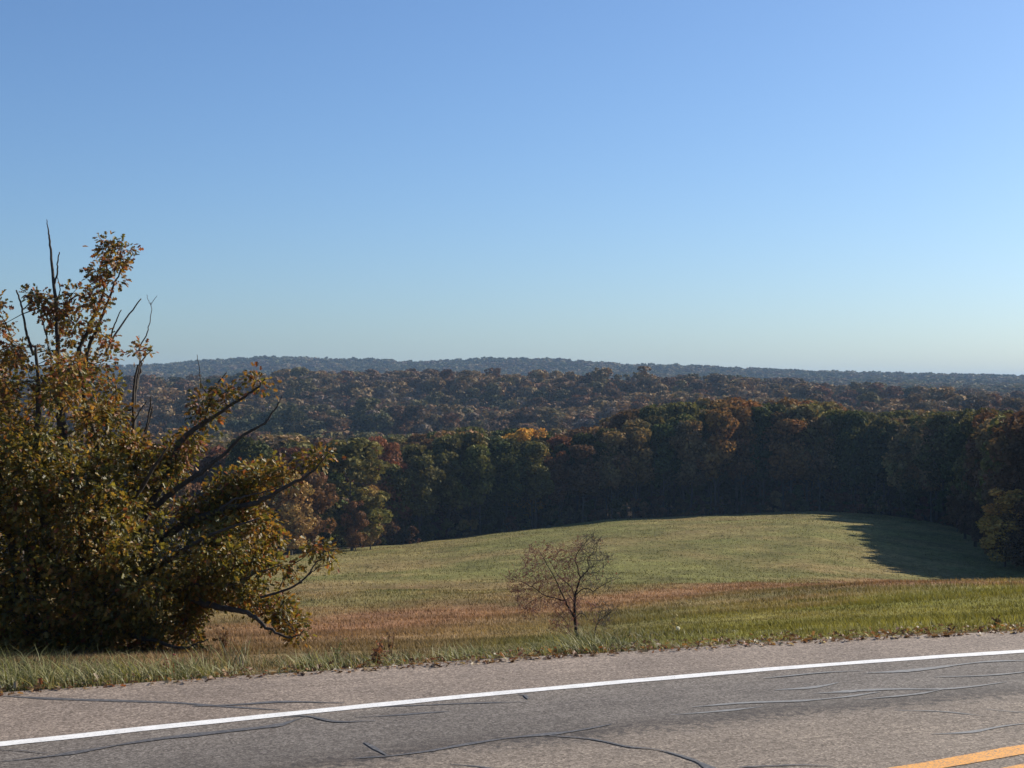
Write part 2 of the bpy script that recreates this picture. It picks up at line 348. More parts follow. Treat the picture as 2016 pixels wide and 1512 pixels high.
def marking(name, off, width, col, z, wear, WLr=WLr, WLs=WLs):
    L = offset(WLr, off); nrm = offset(WLr, off + 1) - L
    hw = width / 2; cols = np.linspace(-1, 1, 4)
    ja = (noise(WLs * 9, WLs * 0, 11) - .5) * .02; jb = (noise(WLs * 8, WLs * 0, 17) - .5) * .02
    V = np.stack([L + nrm * (c * hw + (ja if c < 0 else jb)[:, None] * (abs(c) > .9)) for c in cols], 1)
    n = len(L); V = np.concatenate([V, np.full((n, 4, 1), z)], -1).reshape(-1, 3)
    i = np.arange(n - 1)[:, None] * 4; j = np.arange(3)[None]
    q = np.stack([i + j, i + 4 + j, i + 5 + j, i + 1 + j], -1).reshape(-1, 4)
    m, t, b = newmat(name + '_paint'); g = nd(t, 'ShaderNodeNewGeometry')
    n1 = noise_node(t, g.outputs['Position'], 60, 5, .8); n2 = noise_node(t, g.outputs['Position'], 7, 5, .7)
    c = mix(t, ramp(t, n2, [(.3, tuple(x * .8 for x in col)), (.6, col)]), (.13, .12, .11, 1), ramp(t, n1, [(.58 - wear, (0, 0, 0)), (.70 - wear, (.85, .85, .85))]), 'MIX')
    t.links.new(c, b.inputs['Base Color']); b.inputs['Roughness'].default_value = .6
    bump(t, n1, .3, .003, b)
    return tag(obj(name, mesh(name, V, q, m)), kind='structure')
marking('edge_marking', 0.0, .13, (.80, .79, .76), .004, .03)
marking('centre_marking', 0.0, .17, (.80, .36, .045),   .004, .09, CLr, CLs)
marking('centre_marking', -.35, .17, (.80, .36, .045),   .004, .09, CLr, CLs)
# crack sealant lines, traced on the road plane
m_tar, t, b = newmat('crack_sealant'); g = nd(t, 'ShaderNodeNewGeometry'); n1 = noise_node(t, g.outputs['Position'], 40, 4, .7)
t.links.new(ramp(t, n1, [(.35, (.050, .047, .045)), (.52, (.085, .080, .076)), (.66, (.165, .150, .136))]), b.inputs['Base Color']); b.inputs['Roughness'].default_value = .6; b.inputs['Specular IOR Level'].default_value = .5
def sealant():
    BB = [Buf(), Buf()]
    L = [([(-30, 1370), (60, 1374), (180, 1379), (330, 1385), (420, 1392), (560, 1400)], 9, 1),
         ([(60, 1374), (95, 1377), (130, 1378)], 12, 1),
         ([(380, 1391), (470, 1389), (560, 1384), (680, 1383)], 12, 1),
         ([(-30, 1501), (60, 1493), (140, 1483), (240, 1467), (330, 1455), (440, 1443), (540, 1431), (580, 1418), (600, 1411)], 14, 1),
         ([(560, 1416), (600, 1412), (660, 1423), (740, 1421)], 8, 1), ([(-30, 1470), (40, 1480), (85, 1487)], 8, 1),
         ([(700, 1411), (800, 1408), (890, 1403)], 7, 1), ([(640, 1394), (800, 1388), (960, 1383), (1040, 1381)], 4, 1),
         ([(700, 1497), (770, 1491), (850, 1479), (930, 1464), (1000, 1453), (1110, 1441), (1200, 1425)], 10, 1),
         ([(715, 1462), (730, 1470), (760, 1488)], 14, 1), ([(1080, 1446), (1160, 1455), (1230, 1472), (1300, 1478), (1380, 1500), (1400, 1530)], 6, 1),
         ([(1024, 1367), (1036, 1369), (1040, 1377)], 14, 1), ([(890, 1504), (960, 1512), (1010, 1530)], 14, 1),
         ([(1530, 1361), (1590, 1355), (1645, 1343)], 10, 0), ([(1600, 1365), (1700, 1361), (1780, 1358), (1850, 1356), (1930, 1349), (1980, 1343)], 9, 0),
         ([(1700, 1325), (1790, 1321), (1880, 1311), (1960, 1303), (2040, 1301)], 8, 0), ([(1840, 1332), (1930, 1331), (1990, 1327), (2040, 1322)], 9, 0),
         ([(1500, 1335), (1600, 1328), (1700, 1321)], 5, 0), ([(1760, 1398), (1850, 1401), (1940, 1411)], 4, 0), ([(1830, 1445), (1920, 1442), (1990, 1431), (2040, 1425)], 9, 0),
         ([(1360, 1391), (1450, 1385), (1560, 1381), (1640, 1374), (1740, 1364)], 8, 0), ([(1700, 1378), (1800, 1366), (1850, 1357)], 5, 0), ([(1450, 1508), (1560, 1506), (1640, 1509)], 10, 1), ([(1370, 1498), (1390, 1506), (1420, 1530)], 20, 1),
         ([(1316, 1407), (1380, 1402), (1460, 1394), (1500, 1390)], 7, 0), ([(1940, 1398), (1990, 1402), (2040, 1404)], 4, 0)]
    for k, (pts, wpx, _) in enumerate(L):
        p = bend(np.array([G(*q) for q in pts]), 10); p, s = resample(p, .06)
        T = np.gradient(p, axis=0); T /= np.linalg.norm(T, axis=1)[:, None]; N = np.stack([-T[:, 1], T[:, 0]], 1)
        ymid = np.mean([q[1] for q in pts]); wm = wpx * F * H / (ymid - CY) ** 2 * .37
        end = np.minimum(1, np.minimum(s, s[-1] - s) / .35 + .1)
        wd = wm * .5 * (.25 + 1.1 * noise(s * 3.5, s * 0, k) * (.6 + .6 * noise(s * 14, s * 0, k + 5))) * end + .005 * noise(s * 30, s * 0, k + 50)
        p = p + N * ((noise(s * 1.7, s * 0, k + 9) - .5) * .08)[:, None]
        n = len(p); z = np.full((n, 1), .0032 + .0006 * (k % 6)); B = BB[_]
        V = np.vstack([np.hstack([p - N * wd[:, None], z]), np.hstack([p + N * wd[:, None], z])])
        i = np.arange(n - 1); B.add(V, [np.stack([i, i + 1, n + i + 1, n + i], -1)])
    tag(obj('crack_sealing', BB[1].make('crack_sealing', m_tar)), kind='structure')
    m, t, b = newmat('sheen_sealant'); g = nd(t, 'ShaderNodeNewGeometry'); n1 = noise_node(t, g.outputs['Position'], 30, 4, .7)
    t.links.new(ramp(t, n1, [(.3, (.13, .13, .13)), (.7, (.23, .225, .215))]), b.inputs['Base Color']); b.inputs['Roughness'].default_value = .7  # reflective sheen of these seals put into a lighter grey base colour
    tag(obj('crack_sealing', BB[0].make('crack_sealing', m)), kind='structure')
sealant()

# ------------------------------------------------------------------ grass
def blades(P0, h, wd, lean, az, col, seg=3, tipcol=1.15):
    """P0 (n,3) roots, h heights, wd widths, lean sideways reach, az lean direction"""
    n = len(P0); t = np.linspace(0, 1, seg + 1); dirv = np.stack([np.cos(az), np.sin(az), 0 * az], 1)
    face = az + R.uniform(-1.2, 1.2, n) + math.pi / 2; wv = np.stack([np.cos(face), np.sin(face), 0 * az], 1)
    V = []; Cc = []
    for k, tt in enumerate(t):
        c = P0 + dirv * (lean * tt ** 1.8)[:, None]; c[:, 2] += h * (tt - .25 * tt ** 3 * np.clip(lean / h, 0, 1.5))
        ww = (wd * (1 - tt) ** .7 * .5)[:, None]
        cc = col * (.75 + (tipcol - .75) * tt)
        if k < seg: V += [c - wv * ww, c + wv * ww]; Cc += [cc, cc]
        else: V.append(c); Cc.append(cc)
    V = np.stack(V, 1); Cc = np.stack(Cc, 1); m = V.shape[1]; b0 = np.arange(n)[:, None] * m; fs = []
    for k in range(seg - 1): fs.append(b0 + np.array([2 * k, 2 * k + 1, 2 * k + 3, 2 * k + 2]))
    tri = b0 + np.array([2 * seg - 2, 2 * seg - 1, 2 * seg])
    return V.reshape(-1, 3), ([np.concatenate(fs)] if fs else []) + [tri], Cc.reshape(-1, 3)
def along_edge(n, lo, hi, x0=-9.5, x1=9.5, power=1.0):
    L, s = resample(GEx, .05); nr = offset(L, 1.0) - L; ok = np.where((L[:, 0] > x0) & (L[:, 0] < x1))[0]
    k = R.choice(ok, n); d = lo + (hi - lo) * R.random(n) ** power
    q = L[k] + nr[k] * d[:, None] + R.normal(0, .02, (n, 2)); return q[:, 0], q[:, 1], d
def verge():
    B = Buf(); n = 46000
    x, y, d = along_edge(n, -.02, 2.6, power=1.3)
    px = x / y * F + CX
    dens = np.interp(px, [-200, 600, 900, 1200, 1400, 1600, 2100], [1, 1, .85, .9, .55, .4, .4]) * (.55 + .6 * noise(x * 1.4, y * 1.4, 21))
    k = R.random(n) < dens; x, y, d, px = x[k], y[k], d[k], px[k]; n = len(x)
    cl = noise(x * 2.2, y * 2.2, 31)
    hs = np.interp(px, [-200, 450, 560, 640, 900, 1150, 1300, 1500, 2100], [.24, .20, .09, .11, .10, .12, .06, .035, .03])
    h = hs * (.12 + 3.2 * sstep(.35, .95, cl) * noise(x * .8, y * .8, 33) + .5 * R.random(n) ** 3) * sstep(-.15, .45, d)
    h = np.maximum(h, .02)
    dry = (R.random(n) < np.interp(d, [0, .35, 1.0, 2.5], [.85, .55, .36, .4]) + .35 * (noise(x * .9, y * .9, 41) - .5))
    green = np.array((.150, .155, .060)) * (.4 + 1.0 * R.random((n, 1))); gold = np.array((.30, .225, .125)) * (.5 + .8 * R.random((n, 1)))
    col = np.where(dry[:, None], gold, green); h = np.where(dry, h * .6, h); col = col * (.45 + 1.3 * R.random((n, 1)) ** 1.6)
    z = ground(x, y) - .01
    k = R.random(n) < .35 + .9 * sstep(.3, .6, cl); B.add(*blades(np.stack([x, y, z], 1)[k], h[k], R.uniform(.004, .013, n)[k], (h * R.uniform(.2, 1.8, n))[k], R.normal(2.3, 1.4, n)[k], col[k]))
    # a few long bright blades in tussocks
    cs = [(60, 1), (130, 1), (190, 1), (330, 1), (360, .8), (600, .7), (615, .7), (770, .6), (900, .7), (930, .7), (1140, .9), (1165, 1), (1060, .6), (1300, .4), (1470, .35), (20, 1), (255, 1), (420, .7)]
    for cxp, s in cs:
        m = 90; q = G(cxp, np.interp(cxp, [0, 700, 1400, 2016], [1361, 1317, 1268, 1241]))
        xx = q[0] + R.normal(0, .12, m); yy = q[1] + .35 + R.normal(0, .12, m); hh = R.uniform(.10, .34, m) * s
        lite = R.random((m, 1)) ** 1.5; cc = np.array((.145, .155, .04)) * (1 - lite) + np.array((.38, .34, .17)) * lite
        B.add(*blades(np.stack([xx, yy, ground(xx, yy) - .01], 1), hh, R.uniform(.006, .015, m), hh * R.uniform(.3, 1.7, m), R.normal(2.4, 1.0, m), cc, 4))
    tag(obj('verge_grass', B.make('verge_grass', M_GRASS)), 'tussocky green and straw grass along the edge of the asphalt', 'grass', kind='stuff')
verge()
def meadow():
    B = Buf()
    def strew(n, z0, z1, hm, wpx, p):
        Z = (z0 ** p + (z1 ** p - z0 ** p) * R.random(n)) ** (1 / p); px = R.uniform(-420, 2420, n)
        k = (Z < TLZ(px) + 1) ; Z = Z[k]; px = px[k]; n = len(Z); x = (px - CX) / F * Z
        e = side(GEx, x, Z); k = e > .5; x, Z, e = x[k], Z[k], e[k]; n = len(Z)
        va = 1.0 if z1 < 60 else .55; c = surf_col(x, Z) * (1 - .5 * va + .95 * va * R.random((n, 1)) ** 1.3) * (.55 + .9 * noise(x / 1.3, Z / .9, 19) * (.6 + .8 * noise(x / 5, Z / 3, 23)))[:, None]
        nn = fbm(x / 2.5, Z / 4, 9); h = hm * (.3 + 1.0 * nn + .4 * R.random(n) ** 4); z = ground(x, Z) - .02
        B.add(*blades(np.stack([x, Z, z], 1), h, wpx * Z / 1450 * R.uniform(.5, 1.2, n), h * R.uniform(.1, .9, n), R.normal(2.6, 1.3, n), c, 2))
    strew(100000, 13, 42, .10, .95, .2); strew(100000, 36, 100, .17, .85, .5); strew(100000, 90, 290, .17, .95, .8)
    tag(obj('meadow_grass', B.make('meadow_grass', M_MEADOW)), 'rough olive and red-brown autumn grass covering the sloping meadow', 'grass', kind='stuff')
meadow()

# ------------------------------------------------------------------ leaf shapes
half = np.array([(0, 0), (.07, .18), (.34, .20), (.15, .36), (.50, .52), (.17, .62), (.34, .86), (0, 1.0)])
def oak_leaves(C0, D, Nn, size, col):
    """lobed leaves: C0 stalk end, D direction of the midrib, Nn blade normal; each a folded pair of halves"""
    n = len(C0); S = np.cross(D, Nn); S /= np.linalg.norm(S, axis=1)[:, None] + 1e-9; Nn = np.cross(S, D)
    m = len(half); V = []
    for sg in (-1, 1):
        for k, (a, b_) in enumerate(half):
            if sg == 1 and k in (0, m - 1): continue
            V.append(C0 + size[:, None] * (S * a * sg * .95 + D * b_ + Nn * (a * .35 - .25 * b_ * b_)))
    V = np.stack(V, 1); nv = V.shape[1]; b0 = np.arange(n)[:, None] * nv
    L = b0 + np.arange(m); r = [0] + list(range(m, 2 * m - 2)) + [m - 1]; Rr = b0 + np.array(r[::-1])
    return V.reshape(-1, 3), [L, Rr], np.repeat(col, nv, 0)
def unit(v): return v / (np.linalg.norm(v, axis=-1, keepdims=True) + 1e-9)
def inpoly(x, y, poly):
    r = np.zeros(len(x), bool); p = np.asarray(poly, float)
    for (x0, y0), (x1, y1) in zip(p, np.roll(p, -1, 0)):
        c = ((y0 > y) != (y1 > y)) & (x < (x1 - x0) * (y - y0) / (y1 - y0 + 1e-12) + x0); r ^= c
    return r
def polydist(x, y, poly):
    p = np.asarray(poly, float); best = np.full(len(x), 1e9)
    for a, b_ in zip(p, np.roll(p, -1, 0)):
        d = b_ - a; t = np.clip(((x - a[0]) * d[0] + (y - a[1]) * d[1]) / (d @ d + 1e-9), 0, 1)
        best = np.minimum(best, np.hypot(x - a[0] - t * d[0], y - a[1] - t * d[1]))
    return best

# ------------------------------------------------------------------ the big oak by the road
def big_oak():
    Z0 = 21.0; s = Z0 / F
    base = P(135, 1292, Z0); base[2] = ground(np.array([base[0]]), np.array([Z0]))[0] - .05
    root = empty('oak_tree', base)
    tag(root, 'large sprawling oak with russet and olive leaves and dead top branches beside the road', 'tree')
    rng = np.random.default_rng(11)
    def W(pts, dep):                             # photo trace at a depth (metres behind the trunk, per point)
        dep = np.interp(np.linspace(0, 1, len(pts)), np.linspace(0, 1, len(dep)), dep)
        return np.array([P(x, y, Z0 + d) for (x, y), d in zip(pts, dep)]) - base
    nodes = []; T = Buf()
    def limb(pts, r0, r1, dep, n=5, jit=.008, buf=T, keep=True, k=7):
        p = bend(W(pts, dep), n, jit, rng); r = np.linspace(r0, r1, len(p)); buf.tube(p, r, k)
        if keep: nodes.extend(list(p)[1:])
        return p
    # trunks
    limb([(118, 1312), (150, 1262), (178, 1205), (182, 1160), (165, 1090), (150, 1010), (135, 920), (122, 840), (117, 760)], .19, .055, [0, 0, 0, 0])
    limb([(100, 1312), (70, 1240), (40, 1140), (20, 1020), (-30, 880), (-60, 760), (-90, 640)], .16, .025, [0, .2, .8])
    limb([(172, 1225), (120, 1130), (85, 1020), (70, 900), (75, 780), (70, 680)], .10, .018, [0, -.6, -1.1])
    limb([(180, 1170), (215, 1090), (250, 1010), (262, 930), (262, 850), (268, 760), (280, 715)], .085, .014, [0, .2, .3])
    limb([(150, 1010), (190, 900), (170, 800), (155, 700), (175, 645), (200, 590), (208, 540), (213, 500)], .05, .009, [0, .3, .2])
    limb([(165, 800), (172, 700), (195, 640), (215, 585), (232, 545), (262, 500)], .035, .006, [.3, .1, 0])
    limb([(182, 1170), (240, 1100), (300, 990), (335, 920), (360, 865), (400, 835), (440, 808), (500, 768), (522, 745)], .075, .007, [0, -.3, -.4])
    limb([(300, 1000), (345, 965), (385, 938), (430, 902), (470, 866), (520, 832), (545, 800), (556, 778)], .045, .006, [-.3, -.5, -.4])
    limb([(180, 1180), (260, 1120), (350, 1040), (440, 1003), (500, 992), (540, 972), (580, 948), (612, 932), (650, 890)], .070, .007, [0, -.6, -.8])
    limb([(430, 1004), (460, 985), (500, 975), (560, 955)], .02, .006, [-.8, -.8])
    limb([(178, 1205), (250, 1165), (345, 1160), (380, 1178), (420, 1193), (465, 1200), (500, 1214), (530, 1238), (562, 1254), (592, 1250)], .075, .007, [0, -.9, -1.2])
    limb([(345, 1160), (400, 1150), (450, 1152), (500, 1130), (560, 1110)], .03, .006, [-.7, -1.0])
    limb([(178, 1205), (230, 1240), (300, 1262), (360, 1275), (410, 1258)], .05, .007, [0, -.8, -1.4])
    limb([(60, 1220), (0, 1160), (-90, 1100), (-200, 1050), (-300, 1000)], .09, .01, [0, .2, .6])
    limb([(30, 1060), (-60, 980), (-150, 880), (-240, 830)], .06, .01, [.4, 1, 1.4])
    limb([(180, 1160), (200, 1060), (180, 960), (210, 860)], .07, .01, [0, 1.2, 1.8])
    limb([(165, 1090), (230, 1020), (330, 960), (400, 900)], .06, .01, [0, 1.0, 1.5])
    limb([(170, 1200), (280, 1150), (400, 1090), (500, 1060)], .06, .01, [0, .9, 1.3])
    limb([(100, 1240), (60, 1100), (10, 960), (-20, 860)], .07, .01, [0, -1.0, -1.5])
    limb([(160, 1180), (220, 1050), (290, 940), (330, 880)], .06, .01, [0, -1.0, -1.4])
    limb([(172, 1200), (290, 1130), (400, 1060), (510, 1020)], .055, .01, [0, -1.2, -1.6])
    limb([(100, 700), (85, 640), (75, 600), (62, 575)], .012, .005, [0, .1])
    limb([(300, 800), (285, 860), (262, 940)], .010, .02, [.1, .2])
    # outline of the leafy crown as the photo shows it, continued past the frame to the left
    poly = [(-380, 1010), (-330, 860), (-220, 730), (-110, 640), (-40, 590), (-2, 585), (15, 625), (22, 660), (60, 668), (82, 640), (55, 600), (58, 575), (78, 572), (98, 590), (130, 600), (146, 562),
            (165, 556), (172, 520), (205, 470), (222, 462), (236, 478), (262, 474), (272, 486), (262, 506), (246, 518), (250, 545), (224, 568), (206, 590), (203, 640), (230, 655), (262, 655), (280, 662), (300, 682),
            (298, 695), (276, 715), (262, 745), (240, 770), (250, 800), (258, 850), (290, 858), (320, 880), (352, 850), (378, 828), (372, 800), (395, 782), (418, 790), (435, 815), (425, 850), (395, 868),
            (388, 900), (352, 935), (345, 965), (385, 985), (408, 962), (420, 935), (470, 918), (520, 905), (590, 900), (622, 880), (668, 874), (652, 905), (600, 938), (540, 962), (490, 985), (530, 1000),
            (548, 1040), (562, 1075), (566, 1108), (540, 1130), (552, 1160), (580, 1180), (588, 1215), (582, 1245), (548, 1240), (520, 1215), (470, 1198), (415, 1192), (400, 1215), (418, 1245), (400, 1285),
            (250, 1300), (0, 1310), (-250, 1290), (-360, 1180)]
    extra = [(495, 748, 16), (445, 772, 15), (640, 1080, 19), (615, 1078, 12), (583, 1250, 8), (65, 578, 10), (572, 1120, 18), (400, 800, 24)]
    hole = [((45, 1205), 60, 70), ((150, 1270), 55, 40), ((130, 1190), 30, 30), ((460, 955), 18, 14)]
    n = 9500; x = rng.uniform(-400, 680, n); y = rng.uniform(455, 1310, n)
    k = inpoly(x, y, poly); x, y = x[k], y[k]; d = polydist(x, y, poly)
    dens = np.interp(y, [450, 600, 700, 800, 1000, 1300], [.40, .32, .42, .80, 1, 1.25]) * (np.where((y > 850) & (x < 560), .3, .10) + 1.25 * sstep(.38, .56, fbm(x / 42, y / 42, 7, 3)))
    dens = np.where((y < 650) & (x > 60) & (x < 290), np.maximum(dens, .66), dens)
    for (hx, hy), a, b_ in hole: dens = dens * np.where(((x - hx) / a) ** 2 + ((y - hy) / b_) ** 2 < 1, 1.5, 1)
    k = (rng.random(len(x)) < dens * .62) & (d > np.where(y < 720, 5, 12)); x, y, d = x[k], y[k], d[k]
    hz = np.clip(.10 + d * .016, .12, 2.1); dep = rng.uniform(-1, 1, len(x)); dep = np.sign(dep) * np.abs(dep) ** .7 * hz
    for ex, ey, er in extra:
        m = max(2, int(er / 5)); x = np.append(x, ex + rng.normal(0, er * .45, m)); y = np.append(y, ey + rng.normal(0, er * .4, m)); dep = np.append(dep, rng.uniform(-.5, -.1, m) + np.full(m, -.1)); d = np.append(d, np.full(m, 5))
    cen = np.array([P(a, b_, Z0 + c) for a, b_, c in zip(x, y, dep)]) - base
    # twigs: every spray grows from the nearest wood already there
    nd_ = np.array(nodes); dist = np.array([np.min(((nd_ - c) ** 2).sum(1)) for c in cen]); order = np.argsort(dist); pool = list(nodes)
    arr = np.zeros((len(pool) + len(cen), 3)); arr[:len(pool)] = pool; m = len(pool); TW = Buf(); tipdir = np.zeros_like(cen)
    for i in order:
        j = np.argmin(((arr[:m] - cen[i]) ** 2).sum(1)); a = arr[j]; c = cen[i]; L = np.linalg.norm(c - a)
        tipdir[i] = (c - a) / (L + 1e-6)
        mid = (a + c) / 2 + rng.normal(0, .06 * L + .005, 3) + np.array((0, 0, -.05 * L))
        TW.tube(np.array([a, mid, c, c + (c - mid) * .35]), [.006 + .010 * min(L, 1), .006, .004, .0025], 4, cap=False)
        arr[m] = c; m += 1
    # leaves
    per = rng.integers(26, 42, len(cen)); idx = np.repeat(np.arange(len(cen)), per); N = len(idx)
    rad = np.where(y[idx] < 720, .065, .085)[:, None]
    off_ = rng.normal(0, 1, (N, 3)) * rad * np.array((1, 1, .8)); C0 = cen[idx] + off_
    D = unit(off_ * 2.2 / rad + tipdir[idx] * 1.0 + rng.normal(0, .6, (N, 3)) + np.array((0, 0, -.55)))
    Nn = unit(rng.normal(0, .75, (N, 3)) + np.array((.25, -.25, .8))); size = rng.uniform(.045, .095, N)
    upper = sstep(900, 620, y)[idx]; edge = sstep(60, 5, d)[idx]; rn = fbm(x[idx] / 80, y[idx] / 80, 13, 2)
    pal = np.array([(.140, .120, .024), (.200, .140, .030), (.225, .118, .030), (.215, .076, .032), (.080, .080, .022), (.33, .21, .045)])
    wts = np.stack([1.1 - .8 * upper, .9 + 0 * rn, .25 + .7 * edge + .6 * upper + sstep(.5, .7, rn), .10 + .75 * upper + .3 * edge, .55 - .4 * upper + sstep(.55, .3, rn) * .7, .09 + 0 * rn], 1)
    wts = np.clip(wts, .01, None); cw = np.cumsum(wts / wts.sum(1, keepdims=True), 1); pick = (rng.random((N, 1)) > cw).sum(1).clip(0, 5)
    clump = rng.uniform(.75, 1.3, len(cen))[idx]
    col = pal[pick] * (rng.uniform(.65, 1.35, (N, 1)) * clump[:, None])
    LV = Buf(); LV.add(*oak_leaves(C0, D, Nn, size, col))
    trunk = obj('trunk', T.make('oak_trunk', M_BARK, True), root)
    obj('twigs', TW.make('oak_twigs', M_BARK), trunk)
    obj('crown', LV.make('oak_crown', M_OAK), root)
    # dead, leafless branches that stick out of the crown
    dead = [([(117, 790), (114, 700), (112, 640), (108, 575), (102, 520), (98, 475), (95, 452), (92, 432)], .042, .005, [0, 0]),
            ([(107, 560), (112, 540), (114, 515), (117, 496)], .016, .008, [0, 0]), ([(110, 610), (118, 570), (112, 545)], .010, .006, [0, .1]),
            ([(66, 700), (55, 665), (48, 635), (42, 600), (32, 571)], .024, .012, [0, -.1]),
            ([(205, 700), (225, 662), (250, 625), (278, 588)], .018, .009, [0, .1]), ([(215, 680), (222, 650), (230, 628), (239, 610)], .014, .007, [0, .1]),
            ([(268, 760), (276, 710), (274, 685), (288, 660), (293, 640), (298, 615), (297, 595)], .014, .004, [.2, .2]),
            ([(297, 600), (303, 590), (309, 582)], .005, .003, [.2, .2]), ([(298, 604), (292, 590), (289, 580)], .005, .003, [.2, .2]), ([(276, 692), (273, 672), (274, 660)], .006, .003, [.2, .2]),
            ([(276, 715), (288, 700), (300, 688)], .012, .007, [.2, .2]),
            ([(258, 900), (263, 850), (262, 800), (264, 758), (272, 718)], .030, .014, [0, .1]), ([(264, 830), (276, 808), (290, 788)], .011, .006, [0, 0]),
            ([(285, 850), (291, 830), (296, 800), (297, 780)], .016, .010, [-.2, -.2]),
            ([(400, 840), (410, 800), (414, 785), (400, 765), (394, 745), (392, 722), (388, 698)], .014, .004, [-.35, -.2]),
            ([(410, 800), (420, 775), (430, 755), (446, 733)], .014, .007, [-.35, -.3]),
            ([(512, 1008 + 168), (550, 1166), (585, 1150), (608, 1130), (622, 1108), (636, 1100)], .020, .006, [-.9, -.9]),
            ([(608, 1132), (625, 1118), (645, 1112), (660, 1104)], .008, .003, [-.9, -.9]), ([(548, 1160), (556, 1146), (560, 1138)], .009, .005, [-.9, -.9]),
            ([(622, 1110), (612, 1100), (607, 1092)], .006, .003, [-.9, -.9]), ([(590, 1250), (598, 1240), (600, 1226)], .008, .003, [-1.2, -1.2])]
    chains = [[0, 1, 2], [3], [4], [5], [6, 7, 8, 9, 10], [11, 12], [13], [14], [15], [16, 17, 18, 19], [20]]
    for ch in chains:
        Bd = Buf()
        for c in ch: limb(*dead[c], n=5, jit=.0035, buf=Bd, keep=False, k=6)
        obj('dead_branch', Bd.make('dead_branch', M_DEAD if ch[0] in (4, 6) else M_BARK, True), root)
    return root
big_oak()

# ------------------------------------------------------------------ bare saplings on the bank
def sapling(name, Z0, basepx, limbs, zone, ntw, label, leafn, seed, group=None):
    rng = np.random.default_rng(seed); q = lambda X, Y: (950 + X / 5.75, 1030 + Y / 5.75)
    b0 = P(*q(*basepx), Z0); b0[2] = min(b0[2], ground(np.array([b0[0]]), np.array([Z0]))[0]) - .03
    root = empty(name, b0); tag(root, label, 'tree', group)
    T = Buf(); nodes = []; col = (.045, .036, .033)
    for pts, r0, r1, dd in limbs:
        p = np.array([P(*q(*c), Z0 + d_) for c, d_ in zip(pts, np.linspace(dd[0], dd[1], len(pts)))]) - b0
        p = bend(p, 4, .004, rng); T.tube(p, np.linspace(r0, r1, len(p)), 6, col); nodes += list(p)
    obj('trunk', T.make(name + '_trunk', M_TWIG, True), root)
    x = rng.uniform(200, 1620, 9000); y = rng.uniform(80, 1280, 9000); k = inpoly(x, y, zone); x, y = x[k][:ntw], y[k][:ntw]
    arr = np.array([P(*q(a, b_), Z0) for a, b_ in zip(x, y)]) - b0; arr[:, 1] += rng.normal(0, .22, len(arr))
    pool = np.zeros((len(nodes) + len(arr), 3)); pool[:len(nodes)] = nodes; m = len(nodes); TW = Buf()
    d0 = np.array([np.min(((pool[:m] - c) ** 2).sum(1)) for c in arr]); tips = []
    for i in np.argsort(d0):
        c = arr[i]; j = np.argmin(((pool[:m] - c) ** 2).sum(1)); a = pool[j]; L = np.linalg.norm(c - a)
        mid = (a + c) / 2 + rng.normal(0, .08 * L, 3) - np.array((0, 0, .08 * L)); r = .0028 + .007 * min(L, .3)
        tw = (.19, .095, .082) if c[0] < .05 else (.085, .070, .060)
        TW.tube(np.array([a, mid, c]), [r, r * .75, .0022], 3, tw, cap=False)
        for _ in range(2):
            e = c + unit(c - mid + rng.normal(0, .05, 3)) * rng.uniform(.04, .11); TW.tube(np.array([c, (c + e) / 2 + rng.normal(0, .006, 3), e]), [.003, .0026, .002], 3, tw, cap=False); tips.append(e)
        pool[m] = c; m += 1
    obj('twigs', TW.make(name + '_twigs', M_TWIG), root)
    tips = np.array(tips)
    if leafn:
        k = rng.choice(len(tips), leafn, replace=False); wl = tips[k]; keep = rng.random(leafn) < np.where(wl[:, 0] < -.05, 1, .25); wl = wl[keep]; n = len(wl)
        LV = Buf(); c = np.array((.20, .085, .065)) * rng.uniform(.5, 1.2, (n, 1)); LV.add(*oak_leaves(wl, unit(rng.normal(0, 1, (n, 3)) + np.array((0, 0, -.6))), unit(rng.normal(0, 1, (n, 3))), rng.uniform(.018, .036, n), c))
        obj('leaves', LV.make(name + '_leaves', M_OAK), root)
